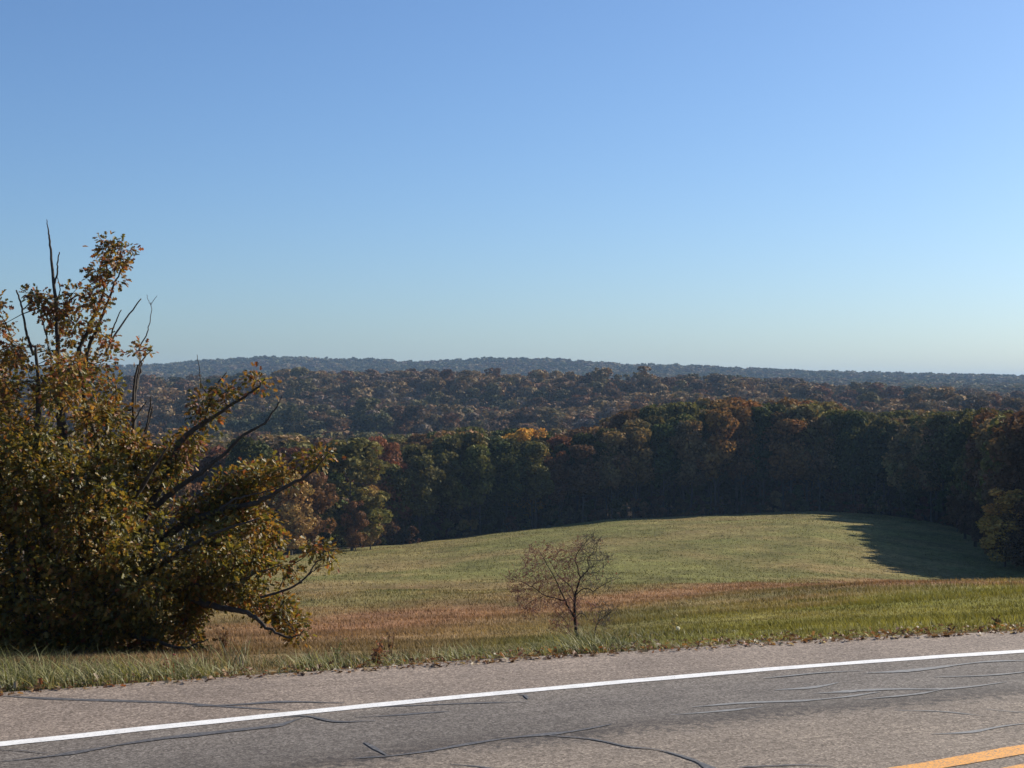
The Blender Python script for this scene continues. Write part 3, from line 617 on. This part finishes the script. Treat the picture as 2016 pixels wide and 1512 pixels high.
main = [([(1078, 1330), (1068, 1250), (1055, 1180), (1050, 1080), (1045, 980), (1045, 860), (1050, 810), (1070, 740), (1090, 680), (1105, 620)], .030, .013, (0, 0)),
        ([(1105, 620), (1150, 575), (1205, 505), (1190, 440), (1200, 380), (1280, 320), (1300, 270), (1290, 220)], .011, .003, (0, .2)),
        ([(1205, 505), (1240, 490)], .006, .003, (.1, .1)),
        ([(1105, 620), (1080, 530), (1060, 450), (1050, 390), (1090, 310), (1150, 240), (1200, 180), (1260, 140)], .011, .003, (0, -.2)),
        ([(1060, 455), (1030, 410), (1000, 370)], .006, .003, (0, .1)), ([(1070, 450), (1150, 420), (1270, 425), (1400, 410), (1530, 405)], .006, .002, (0, .2)),
        ([(1052, 1100), (1010, 1010), (960, 930), (930, 860), (880, 760), (840, 660), (800, 590), (750, 500), (680, 380), (640, 320)], .017, .003, (0, -.3)),
        ([(925, 880), (820, 850), (730, 830), (660, 790), (580, 730), (520, 700), (440, 660), (360, 640), (280, 625)], .011, .003, (0, .2)),
        ([(1048, 840), (1010, 740), (950, 670), (870, 610), (820, 530), (780, 450), (740, 390)], .010, .003, (0, .25)),
        ([(1050, 815), (1110, 760), (1180, 740), (1260, 770), (1300, 740), (1380, 690), (1480, 640), (1560, 620)], .010, .003, (0, -.2)),
        ([(1058, 1060), (1110, 1020), (1160, 1040), (1190, 1100)], .009, .004, (0, -.1)), ([(910, 870), (860, 885), (820, 910), (740, 900)], .006, .002, (0, .1)),
        ([(690, 830), (590, 870), (520, 910), (480, 980), (460, 1060)], .006, .002, (.1, .2)), ([(1040, 900), (980, 820), (930, 760), (900, 690)], .007, .003, (0, .2)),
        ([(1045, 880), (1090, 860), (1140, 865)], .005, .002, (0, 0)), ([(960, 670), (1000, 620), (1010, 560)], .004, .002, (0, 0)),
        ([(1065, 1290), (1000, 1270), (970, 1160), (900, 1060), (840, 1000)], .008, .002, (0, -.1)), ([(970, 1160), (900, 1150), (820, 1090), (780, 1010)], .005, .002, (0, .1)), ([(1000, 1260), (900, 1230), (800, 1220)], .005, .002, (0, .1))]
zone1 = [(250, 600), (430, 520), (440, 420), (530, 230), (700, 250), (1000, 250), (1080, 160), (1250, 110), (1360, 180), (1320, 330), (1540, 380), (1400, 480), (1300, 560), (1590, 610), (1400, 720), (1300, 800), (1100, 860),
         (1150, 1050), (980, 1250), (780, 1240), (760, 1080), (830, 980), (920, 940), (760, 930), (470, 1080), (390, 900)]
sapling('sapling', 24.0, (1078, 1320), main, zone1, 1150, 'bare dark sapling with reddish twigs standing beyond the grass verge', 1300, 5)
small = [([(1245, 1345), (1262, 1270), (1280, 1200), (1320, 1110), (1380, 1060), (1430, 1020), (1500, 960)], .010, .003, (0, .1)), ([(1315, 1120), (1330, 1000), (1318, 930)], .005, .002, (0, -.1)), ([(1325, 1150), (1380, 1160), (1445, 1200)], .005, .002, (0, .1)),
         ([(1300, 1150), (1250, 1100), (1200, 1095)], .004, .002, (0, .1)), ([(1380, 1060), (1400, 980), (1390, 900)], .004, .002, (0, -.1))]
zone2 = [(1200, 900), (1520, 900), (1530, 1010), (1440, 1080), (1450, 1200), (1330, 1190), (1230, 1120)]
sapling('sapling', 22.0, (1247, 1340), small, zone2, 90, 'small spindly bare sapling just right of the larger bare one', 40, 6)

# ------------------------------------------------------------------ weeds, stub, litter on the verge
def weed(name, px, py, hpx, Z, label, col, seed, nst=6, cat='weed'):
    rng = np.random.default_rng(seed); b0 = P(px, py, Z); b0[2] = ground(b0[:1], b0[1:2])[0] - .01
    root = empty(name, b0); tag(root, label, cat); S = Buf(); Lf = Buf(); h = hpx / F * Z; tips = []
    for k in range(nst):
        a = rng.uniform(0, 6.3); l = rng.uniform(.05, .35) * h; hh = h * rng.uniform(.5, 1.0)
        p = bend(np.array([(rng.normal(0, .01), rng.normal(0, .01), 0), (l * .3 * math.cos(a), l * .3 * math.sin(a), hh * .5), (l * math.cos(a), l * math.sin(a), hh)]), 4, .003, rng)
        S.tube(p, np.linspace(.0035, .0015, len(p)), 4, col, cap=False)
        for t_ in (.4, .55, .7, .82, .92): 
            c = p[int(t_ * (len(p) - 1))]; e = c + unit(rng.normal(0, 1, 3) + np.array((0, 0, .9))) * rng.uniform(.03, .09); S.tube(np.array([c, (c + e) / 2, e]), [.0016, .0013, .001], 3, col, cap=False); tips += [e, c]
    tips = np.array(tips); n = len(tips)
    Lf.add(*oak_leaves(tips, unit(rng.normal(0, 1, (n, 3))), unit(rng.normal(0, 1, (n, 3))), rng.uniform(.02, .045, n), np.array(col) * rng.uniform(.7, 2.0, (n, 1))))
    obj('stem', S.make(name + '_stem', M_TWIG), root); obj('leaves', Lf.make(name + '_leaves', M_GRASS), root)
weed('weed', 742, 1312, 50, 13.0, 'rusty red-brown dried weed at the pavement edge left of the bare sapling', (.17, .075, .045), 3, 9)
weed('weed', 770, 1290, 62, 15.0, 'thin branching dried stalk rising above the red-brown weed', (.12, .07, .045), 4, 3)
weed('weed', 335, 1345, 40, 12.6, 'low crimson leaved weed in the grass in front of the oak', (.16, .035, .03), 8, 5)
weed('weed', 1325, 1262, 55, 17.0, 'tall pale seed stalk on the verge right of the bare saplings', (.20, .17, .09), 9, 3)
weed('weed', 665, 1300, 55, 14.0, 'slender upright green stalk beside the tussock below the low oak branch', (.11, .12, .05), 10, 2)
weed('weed', 440, 1300, 70, 20.0, 'brown brushy weed below the hanging oak leaves', (.15, .085, .05), 12, 12)
weed('weed', 1962, 1240, 20, 15.5, 'small dark dead weed on the grass at the far right', (.07, .05, .035), 14, 5)
def stub():
    b0 = P(475, 1308, 14.5); b0[2] = ground(b0[:1], b0[1:2])[0] - .05
    root = empty('wooden_stub', b0); tag(root, 'short dark wooden stub poking out of the verge grass', 'post')
    B = Buf(); B.tube(np.array([(0, 0, 0), (.003, 0, .08), (-.004, 0, .15), (0, 0, .175)]), [.022, .021, .019, .009], 8); obj('post', B.make('stub_post', M_BARK, True), root)
stub()
def flower():
    b0 = P(1335, 1262, 15.4); b0[2] = ground(b0[:1], b0[1:2])[0]
    root = empty('seed_head_flower', b0); tag(root, 'pale round dandelion seed head in the verge grass', 'flower')
    B = Buf(); B.tube(bend(np.array([(0, 0, 0), (.005, 0, .05), (0, .004, .10)]), 3), .0022, 5, (.15, .17, .08)); obj('stem', B.make('flower_stem', M_GRASS, True), root)
    rng = np.random.default_rng(2); n = 150; d = unit(rng.normal(0, 1, (n, 3))); c = np.array((0, .004, .112))
    s = unit(np.cross(d, rng.normal(0, 1, (n, 3)))) * .004; e = c + d * .022; V = np.stack([c + d * .004, e - s, e + s], 1).reshape(-1, 3)
    obj('seed_head', mesh('seed_head', V, np.arange(3 * n).reshape(-1, 3), M_GRASS, np.full((3 * n, 3), .75)), root)
flower()
def litter():
    B = Buf(); n = 7000; x, y, d = along_edge(n, -.13, .75, power=1.8)
    k = R.random(n) < .35 + .8 * noise(x * 1.3, y * 1.3, 61); x, y, d = x[k], y[k], d[k]; n = len(x)
    z = np.where(d < 0.06, .012, ground(x, y) + R.uniform(.02, .07, n)); c0 = np.stack([x, y, z], 1)
    pal = np.array([(.30, .17, .08), (.20, .10, .05), (.42, .33, .22), (.13, .08, .05), (.34, .12, .05), (.60, .55, .42)])
    D = unit(np.stack([R.normal(0, 1, n), R.normal(0, 1, n), R.normal(.1, .3, n)], 1)); Nn = unit(R.normal(0, .45, (n, 3)) + np.array((0, 0, 1)))
    col = pal[R.choice(6, n, p=[.3, .27, .14, .2, .05, .04])] * R.uniform(.7, 1.2, (n, 1))
    B.add(*oak_leaves(c0, D, Nn, .014 + .06 * R.random(n) ** 2.5, col * .8))
    tag(obj('leaf_litter', B.make('leaf_litter', M_GRASS)), 'dry fallen leaves strewn along the pavement edge', 'fallen leaves', kind='stuff')
litter()

# ------------------------------------------------------------------ woods
def crown(seed, n, leaf, shape, soft=0.0):
    """crown of a tree 20 m tall: leaf sprays over many lobes. shape: 'tall' wood-edge tree, 'round', 'low' shrub"""
    rng = np.random.default_rng(seed); lobes = []
    hb, ht, rw = dict(tall=(7.5, 20, 4.3), round=(3.0, 20, 5.6), low=(.3, 20, 9.5))[shape]
    for i in range({'tall': 40, 'round': 42, 'low': 16}[shape]):
        t = rng.random(); z = hb + (ht - hb) * t
        prof = math.sin(math.pi * min(1, .12 + .80 * t) ** .9) ** .6 if shape != 'low' else math.sqrt(max(0, 1 - t * t)) * .9 + .1
        a = rng.uniform(0, 6.283); r = rw * prof * math.sqrt(rng.random()) * .8
        lr = rng.uniform(.9, 2.3) * (1.35 if shape == 'low' else 1); lobes.append((r * math.cos(a), r * math.sin(a), min(z, ht - lr * .75), lr))
    L = np.array(lobes); wgt = L[:, 3] ** 2; k = rng.choice(len(L), n, p=wgt / wgt.sum())
    d = unit(rng.normal(0, 1, (n, 3)) + np.array((0, 0, .18))); rr = rng.uniform(.55, 1.08, n) ** .6
    c = L[k, :3] + d * (L[k, 3] * rr)[:, None] * np.array((1, 1, .78)); c[:, 2] = np.maximum(c[:, 2], .2)
    nn = unit(d * (.9 + soft) + rng.normal(0, .66 - .15 * soft, (n, 3))); u = unit(np.cross(nn, rng.normal(0, 1, (n, 3)))); v = np.cross(nn, u)
    s = leaf * rng.uniform(.55, 1.3, (n, 1)); bendv = nn * s * .35
    V = np.stack([c - u * s * .5 - v * s * .35, c + u * s * .45 - v * s * .5 + bendv, c + u * s * .6 + v * s * .3, c - u * s * .3 + v * s * .55 - bendv], 1).reshape(-1, 3)
    v_ = .25 - .15 * soft; lt = rng.uniform(1 - v_, 1 + v_, (len(L), 1)) * np.array((1, 1, 1)) + rng.normal(0, .05, (len(L), 3)); col = (lt[k] * rng.uniform(.65 + .22 * soft, 1.4 - .25 * soft, (n, 1))).clip(.1, 2)
    return V, np.arange(4 * n).reshape(-1, 4), np.repeat(col, 4, 0)
def stem(seed, tall):
    rng = np.random.default_rng(seed + 500); B = Buf(); r = .24
    lean = rng.normal(0, .5, 2); top = np.array((lean[0], lean[1], 15.5))
    p = bend(np.array([(0, 0, -.6), (lean[0] * .2, lean[1] * .2, 5), (lean[0] * .6, lean[1] * .6, 10), top]), 3, .05, rng); B.tube(p, np.linspace(r, .06, len(p)), 7)
    for i in range(9):
        z = rng.uniform(3.5 if tall else 2.5, 13); a = rng.uniform(0, 6.28); l = rng.uniform(2, 4.2); q = np.array([np.interp(z, p[:, 2], p[:, 0]), np.interp(z, p[:, 2], p[:, 1]), z])
        e = q + np.array((math.cos(a) * l, math.sin(a) * l, l * rng.uniform(.3, 1.1))); B.tube(bend(np.array([q, (q + e) / 2 + np.array((0, 0, -.2)), e]), 2, .05, rng), [.10, .08, .06, .045, .025][:5], 5)
    return B.make('tree_trunk', M_TRUNK, True)
def cm(name, *a): V, q, c = crown(*a); return mesh(name, V, q, M_CROWN, c)
TALL = [(cm('tall_crown', 100 + i, 4200, .50, 'tall'), stem(i, True)) for i in range(8)]
ROUND = [(cm('round_crown', 200 + i, 5200, .48, 'round'), stem(20 + i, False)) for i in range(6)]
MIDC = [(cm('mid_crown', 300 + i, 2600, .62, 'round', .5), stem(40 + i, False)) for i in range(7)]
LOWC = [cm('shrub_crown', 400 + i, 1500, 1.0, 'low') for i in range(5)]
NEARA = [crown(700 + i, 2200, .75, 'round') for i in range(6)]
FARA = [crown(500 + i, 1100, .95, 'round', .6) for i in range(7)]
FARB = [crown(600 + i, 120, 2.5, 'round', 1.0) for i in range(6)]
PAL = dict(green=(.056, .064, .022), olive=(.105, .096, .032), tan=(.19, .135, .060), brown=(.120, .070, .036), russet=(.130, .062, .034), orange=(.185, .100, .038), yellow=(.36, .23, .05), red=(.165, .055, .036), grey=(.12, .10, .085))
WORD = dict(green='dark green', olive='olive green', tan='tan leaved', brown='brown leaved', russet='dull russet', orange='orange', yellow='yellow', red='red', grey='thin grey-brown')
cand = []                                        # x, y, z, height, width factor, colour name, shape, zone
def add_tree(px, Z, top, colour, wfac=1.0, shape='round', zone='wood', h=None):
    x = (px - CX) / F * Z; z = float(ground(np.array([x]), np.array([Z], float))[0])
    if h is None: h = (H - (top - CY) / F * Z) - z
    cand.append([x, Z, z, h, wfac, colour, shape, zone])
# trees picked out one by one
for a in [(692, 228, 862, 'olive', 1.3, 'round', 'clump'), (650, 233, 880, 'green', .9, 'round', 'clump'), (730, 231, 955, 'tan', 1.0, 'round', 'clump'), (700, 224, 985, 'brown', .95, 'round', 'clump'), (612, 214, 892, 'brown', 1.0, 'round', 'clump'), (575, 207, 925, 'tan', 1.15, 'round', 'clump'),
          (540, 206, 955, 'orange', 1.1, 'round', 'clump'), (500, 212, 905, 'brown', 1.1, 'round', 'clump'), (748, 262, 860, 'russet', .8, 'round', 'clump'), (768, 268, 885, 'russet', .8, 'round', 'clump'), (400, 330, 868, 'red', .8, 'round', 'clump'),
          (470, 204, 935, 'tan', 1, 'round', 'clump'), (420, 206, 960, 'olive', 1, 'round', 'clump'), (370, 205, 950, 'brown', 1, 'round', 'clump'),
          (1040, 289, 843, 'yellow', 1.1, 'round', 'edge'), (905, 282, 848, 'tan', 1.25, 'round', 'edge'),
          (1920, 200, 1010, 'brown', .9, 'round', 'corner'), (1900, 216, 985, 'russet', .9, 'round', 'corner'), (1885, 232, 955, 'brown', .9, 'round', 'corner'), (2120, 175, 900, 'brown', 1.4, 'round', 'corner'), (2160, 195, 890, 'brown', 1.4, 'round', 'corner'), (2180, 165, 890, 'brown', 1.4, 'round', 'corner'), (2230, 180, 880, 'brown', 1.4, 'round', 'corner'), (2060, 205, 900, 'brown', 1.4, 'round', 'corner'), (1960, 225, 900, 'brown', 1.3, 'round', 'corner'), (2020, 232, 890, 'brown', 1.3, 'round', 'corner'), (2290, 200, 880, 'brown', 1.4, 'round', 'corner'), (2200, 215, 880, 'brown', 1.4, 'round', 'corner'), (2110, 215, 880, 'brown', 1.4, 'round', 'corner'),
          (1978, 166, 962, 'yellow', 1.5, 'round', 'corner'), (2020, 163, 985, 'brown', 1.4, 'round', 'corner'), (1955, 180, 990, 'orange', 1.0, 'round', 'corner'), (2015, 178, 925, 'orange', 1.1, 'round', 'corner'), (1990, 205, 905, 'red', 1.0, 'round', 'corner'), (1950, 212, 925, 'brown', .95, 'round', 'corner'),
          (1925, 228, 905, 'tan', 1.0, 'round', 'corner'), (2030, 200, 870, 'brown', 1.1, 'round', 'corner'), (1975, 232, 860, 'olive', 1.1, 'round', 'corner'), (2090, 160, 910, 'brown', 1.2, 'round', 'corner'), (2140, 150, 900, 'russet', 1.2, 'round', 'corner'),
          (1990, 188, 1000, 'brown', 1.0, 'round', 'corner'), (1945, 205, 985, 'russet', 1.1, 'round', 'corner'), (2060, 185, 930, 'brown', 1.2, 'round', 'corner'), (2080, 205, 900, 'russet', 1.2, 'round', 'corner'), (2030, 220, 880, 'olive', 1.2, 'round', 'corner'), (1985, 218, 930, 'brown', 1.2, 'round', 'corner')]:
    add_tree(*a)
for k in range(19):                              # the flank of the wood at the meadow's right, whose shadow covers the hollow
    t_ = k / 18; 
    for r_ in range(2):
        x_, z_ = 61 + 21 * t_ + r_ * 5 + random.uniform(-1, 1), 168 + 90 * t_ + random.uniform(-1.5, 1.5)
        add_tree(x_ / z_ * F + CX, z_, 0, random.choice(['brown', 'olive', 'tan', 'russet', 'olive']), 1.05, 'round', 'corner', random.uniform(17.5, 19))
# the wall of trees behind the meadow
TOPX = [-600, 250, 400, 560, 700, 770, 800, 850, 890, 960, 1010, 1060, 1090, 1130, 1180, 1240, 1290, 1350, 1420, 1500, 1600, 1660, 1720, 1790, 1860, 1940, 2016, 2600]
TOPY = [880, 880, 875, 880, 880, 905, 890, 858, 848, 852, 850, 856, 868, 850, 838, 818, 806, 800, 788, 792, 796, 806, 808, 818, 812, 812, 815, 815]
CLX = [(780, 'russet'), (830, 'brown'), (860, 'olive'), (950, 'olive'), (1000, 'green'), (1060, 'olive'), (1095, 'russet'), (1150, 'brown'), (1190, 'tan'), (1235, 'tan'), (1280, 'olive'), (1330, 'olive'), (1370, 'tan'), (1405, 'orange'), (1450, 'orange'), (1490, 'green'), (1530, 'green'), (1575, 'orange'), (1610, 'tan'), (1650, 'olive'), (1700, 'green'), (1760, 'olive'), (1810, 'tan'), (1860, 'tan'), (1900, 'olive'), (1960, 'brown')]
def edge_colour(px):
    k = min(CLX, key=lambda c: abs(c[0] - px + random.gauss(0, 14)))[1]
    return k if random.random() < .72 else random.choice(['olive', 'green', 'brown', 'olive', 'olive', 'green'])
for row in range(7):
    px = -350.0 if row > 1 else 775.0
    while px < 2450:
        Z = float(TLZ(px)) + row * 7.5 + random.uniform(-2.0, 2.0) + (3 if row == 0 else 0); near_corner = px > 1900
        if not (near_corner and Z < 215 and px < 2060):
            top = np.interp(px, TOPX, TOPY) + max(-9, min(14, random.gauss(0, 8))) + (26 if row == 0 else 10 if row == 1 else 0)
            hh = None if px < 2040 and Z > 225 else random.uniform(18.5, 20)
            if px < 790: hh = random.uniform(14, 18)
            add_tree(px, Z, top, edge_colour(px), random.uniform(.85, 1.15), 'tall' if row < 4 else 'round', 'edge', hh)
        px += random.uniform(5.2, 7.6) * F / Z * (.82 if row < 2 else 1.0)
# woods beyond: valley, middle hill, plain and far ridge
def strew(z0, z1, gap, hmean, hs):
    Z = z0
    while Z < z1:
        px = -420 + random.random() * gap * F / Z
        while px < 2420:
            z_ = Z + random.uniform(-.45, .45) * gap; x = (px - CX) / F * z_
            if z_ > float(TLZ(px)) + 48:
                v = float(fbm(np.array([x / 70]), np.array([z_ / 90]), 77, 3)[0]) + random.gauss(0, .10)
                v2 = random.random()
                if z_ < 1300:
                    c = 'green' if v < .30 else 'olive' if v < .44 else 'brown' if v < .54 else 'tan' if v < .60 else 'russet' if v < .66 else 'tan'
                    if v2 < .10: c = 'grey'
                    elif v2 < .12 and z_ < 700: c = 'red'
                    elif v2 < .16: c = 'orange' if z_ < 600 else 'tan'
                else: c = 'olive' if v < .5 else 'brown' if v < .62 else 'tan'
                cand.append([x, z_, None, min(hmean + 1.6 * hs, max(8, random.gauss(hmean, hs))), random.uniform(1.0, 1.5), c, 'round', 'valley' if z_ < 520 else 'hill' if z_ < 1000 else 'far'])
            px += random.uniform(.75, 1.25) * gap * F / Z
        Z += gap * .85
strew(240, 480, 8.5, 18, 1.6); strew(480, 1000, 11.5, 17, 2.4); strew(1000, 1900, 12.5, 15, 2.0); strew(1900, 2750, 13.5, 15, 3.4)
xy = np.array([[c[0], c[1]] for c in cand]); gz = ground(xy[:, 0], xy[:, 1])
cand.sort(key=lambda c: 0)                       # stable
for c, z in zip(cand, gz): c[2] = float(z)
# which of them show, near to far
bins = np.full(400, 1400.0); bx = lambda p: int(np.clip((p + 560) / 8, 0, 399)); scored = []
for c in sorted(cand, key=lambda c: c[1]):
    x, Z, z, h, wf, colr, shp, zone = c; px = x / Z * F + CX; top = CY - (z + h - H) / Z * F; hw = (3.6 if shp == 'tall' else 4.8) * wf * h / 20 / Z * F
    a, b_ = bx(px - hw), bx(px + hw) + 1; vis = np.maximum(0, bins[a:b_] - top).sum() * 8; full = 2 * hw * h / Z * F
    inside = (px + hw > 0) and (px - hw < 2016)
    if vis > 0: scored.append(((min(vis, full) * (.02 if px < 330 and top > 690 else 1)) if inside else 0.0, c, px))
    elif not inside and Z < 330: scored.append((0.0, c, px))
    core = slice(bx(px - hw * .6), bx(px + hw * .6) + 1); bins[core] = np.minimum(bins[core], top + .22 * h / Z * F + 3)
print('rest', len(scored) - 297, 'trees kept', len(scored), 'of', len(cand))
scored.sort(key=lambda s: -s[0])
single = [s for s in scored[:297] if s[0] > 0]; rest = [s for s in scored if not any(s is t for t in single[:0])]
ids = set(id(s[1]) for s in single); rest = [s for s in scored if id(s[1]) not in ids]
def place(px):
    if px < 560: return 'seen through the oak branches'
    if px < 775: return 'between the oak and the dark treeline'
    if px < 1000: return 'left of the bare sapling'
    if px < 1260: return 'behind the bare sapling'
    if px < 1480: return 'right of the bare sapling'
    if px < 1700: return 'above the rounded top of the meadow'
    if px < 1900: return 'behind the shaded hollow'
    return 'at the far right'
def describe(c, px, Z):
    zone = c[7]; w_ = WORD[c[5]]
    if zone == 'clump': return f'{w_} tree at the meadow edge {place(px)}', 'trees at the left edge of the meadow'
    if zone == 'corner': return f'{w_} tree in the corner clump beside the shaded hollow', 'trees in the clump at the right of the meadow'
    if zone == 'edge':
        d = Z - float(TLZ(px)); return f'{w_} tree ' + ('fronting' if d < 11 else 'topping') + f' the dark treeline {place(px)}', 'trees of the dark treeline behind the meadow'
    if zone == 'valley': return f'{w_} tree in the low valley wood {place(px)}', 'trees of the valley wood'
    return f'{w_} tree on the hazy middle hill {place(px)}', 'trees on the wooded middle hill'
info = []
for s, c, px in single: info.append((describe(c, px, c[1]), c, px))
ordn = ['leftmost', 'second', 'third', 'fourth', 'fifth', 'sixth']
groups = {}
for k, ((lab, grp), c, px) in enumerate(info): groups.setdefault(lab, []).append((px, k))
final = [None] * len(info)
for lab, lst in groups.items():
    lst.sort()
    for r_, (px, k) in enumerate(lst):
        if 1 < len(lst) <= 6: final[k] = ordn[r_] + ' ' + lab
        else: final[k] = lab
rr = random.Random(3)
for k, ((lab, grp), c, px) in enumerate(info):
    x, Z, z, h, wf, colr, shp, zone = c
    me, st = rr.choice(TALL if shp == 'tall' else ROUND if Z < 330 else MIDC)
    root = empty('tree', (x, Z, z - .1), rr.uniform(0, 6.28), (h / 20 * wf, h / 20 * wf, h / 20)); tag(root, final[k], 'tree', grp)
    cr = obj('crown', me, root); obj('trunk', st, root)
    j = rr.uniform(.82, 1.2); pc = np.array(PAL[colr]); k_ = .4 if zone in ('hill', 'far') else .2 if zone == 'valley' else 0.0; pc = (pc * (1 - k_) + pc.mean() * np.array((1.1, 1.0, .8)) * k_) * (1.55 if zone == 'clump' else 1.2 if k_ > .3 else 1.1); cr.color = (pc[0] * j * rr.uniform(.93, 1.07), pc[1] * j, pc[2] * j * rr.uniform(.85, 1.1), 1)  # clump crowns get brighter colours to imitate full sunlight on them
# the remaining mass of far woods
def mass():
    B = Buf(); rg = np.random.default_rng(9)
    for s, c, px in rest:
        x, Z, z, h, wf, colr, shp, zone = c; V, q, col = (NEARA if Z < 330 else FARA if Z < 1300 else FARB)[rg.integers(6)]
        a = rg.uniform(0, 6.28); ca, sa = math.cos(a), math.sin(a); s_ = h / 20; r_ = s_ * wf * (1.05 if Z < 1300 else 1.35)
        W_ = np.stack([(V[:, 0] * ca - V[:, 1] * sa) * r_ + x, (V[:, 0] * sa + V[:, 1] * ca) * r_ + Z, V[:, 2] * s_ + z], 1)
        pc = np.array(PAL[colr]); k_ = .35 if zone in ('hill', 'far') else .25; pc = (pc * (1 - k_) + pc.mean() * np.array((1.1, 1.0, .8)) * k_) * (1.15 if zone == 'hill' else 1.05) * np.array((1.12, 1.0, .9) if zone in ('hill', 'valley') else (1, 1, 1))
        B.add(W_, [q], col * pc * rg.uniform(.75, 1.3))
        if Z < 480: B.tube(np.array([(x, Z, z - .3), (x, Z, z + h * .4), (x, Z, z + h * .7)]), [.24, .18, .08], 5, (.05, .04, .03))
    tag(obj('forest', B.make('forest', M_FOREST)), 'hazy autumn woods covering the valley, the middle hill and the far ridge', 'forest', kind='stuff')
mass()
# shrubs along the wood's foot
px = 600.0; kinds = ['brown', 'russet', 'olive', 'green', 'tan']; sh = []
while px < 2040:
    Z = float(TLZ(px)) + random.uniform(-2.5, 2.5)
    if not (1900 < px and Z < 195):
        sh.append((px, Z, random.uniform(1.8, 5.0), random.choice(kinds)))
        if True: sh.append((px + random.uniform(-10, 10), Z + random.uniform(5, 22), random.uniform(4.0, 7.0), random.choice(kinds)))
    px += random.uniform(1.8, 4.2) * F / Z
gs = {}
for px, Z, h, colr in sh:
    x = (px - CX) / F * Z; z = float(ground(np.array([x]), np.array([Z]))[0])
    root = empty('shrub', (x, Z, z - .1), random.uniform(0, 6.28), (h / 20 * 1.1, h / 20 * 1.1, h / 20))
    tag(root, f'{WORD[colr]} low shrub under the dark treeline {place(px)}', 'shrub', 'shrubs along the foot of the treeline')
    c_ = obj('foliage', random.choice(LOWC), root); pc = PAL[colr]; c_.color = (*[v * random.uniform(.8, 1.1) for v in pc], 1)
# ------------------------------------------------------------------ the hazy air between here and the far ridge
def haze():
    me = bpy.data.meshes.new('haze'); x, y0, y1, z0, z1 = 27000, -900, 9900, -75, 70
    V = [(a, b_, c_) for a in (-x, x) for b_ in (y0, y1) for c_ in (z0, z1)]
    me.from_pydata(V, [], [(0, 1, 3, 2), (4, 6, 7, 5), (0, 4, 5, 1), (2, 3, 7, 6), (0, 2, 6, 4), (1, 5, 7, 3)]); me.update()
    m = bpy.data.materials.new('haze_air'); m.use_nodes = True; t = m.node_tree; t.nodes.clear()
    o = t.nodes.new('ShaderNodeOutputMaterial'); v = t.nodes.new('ShaderNodeVolumePrincipled')
    v.inputs['Color'].default_value = (.46, .70, 1.0, 1); v.inputs['Density'].default_value = .00011; v.inputs['Anisotropy'].default_value = .0
    t.links.new(v.outputs[0], o.inputs['Volume']); me.materials.append(m)
    tag(obj('haze', me), 'thin blue haze over the valley and hills', 'haze', kind='stuff')
haze()
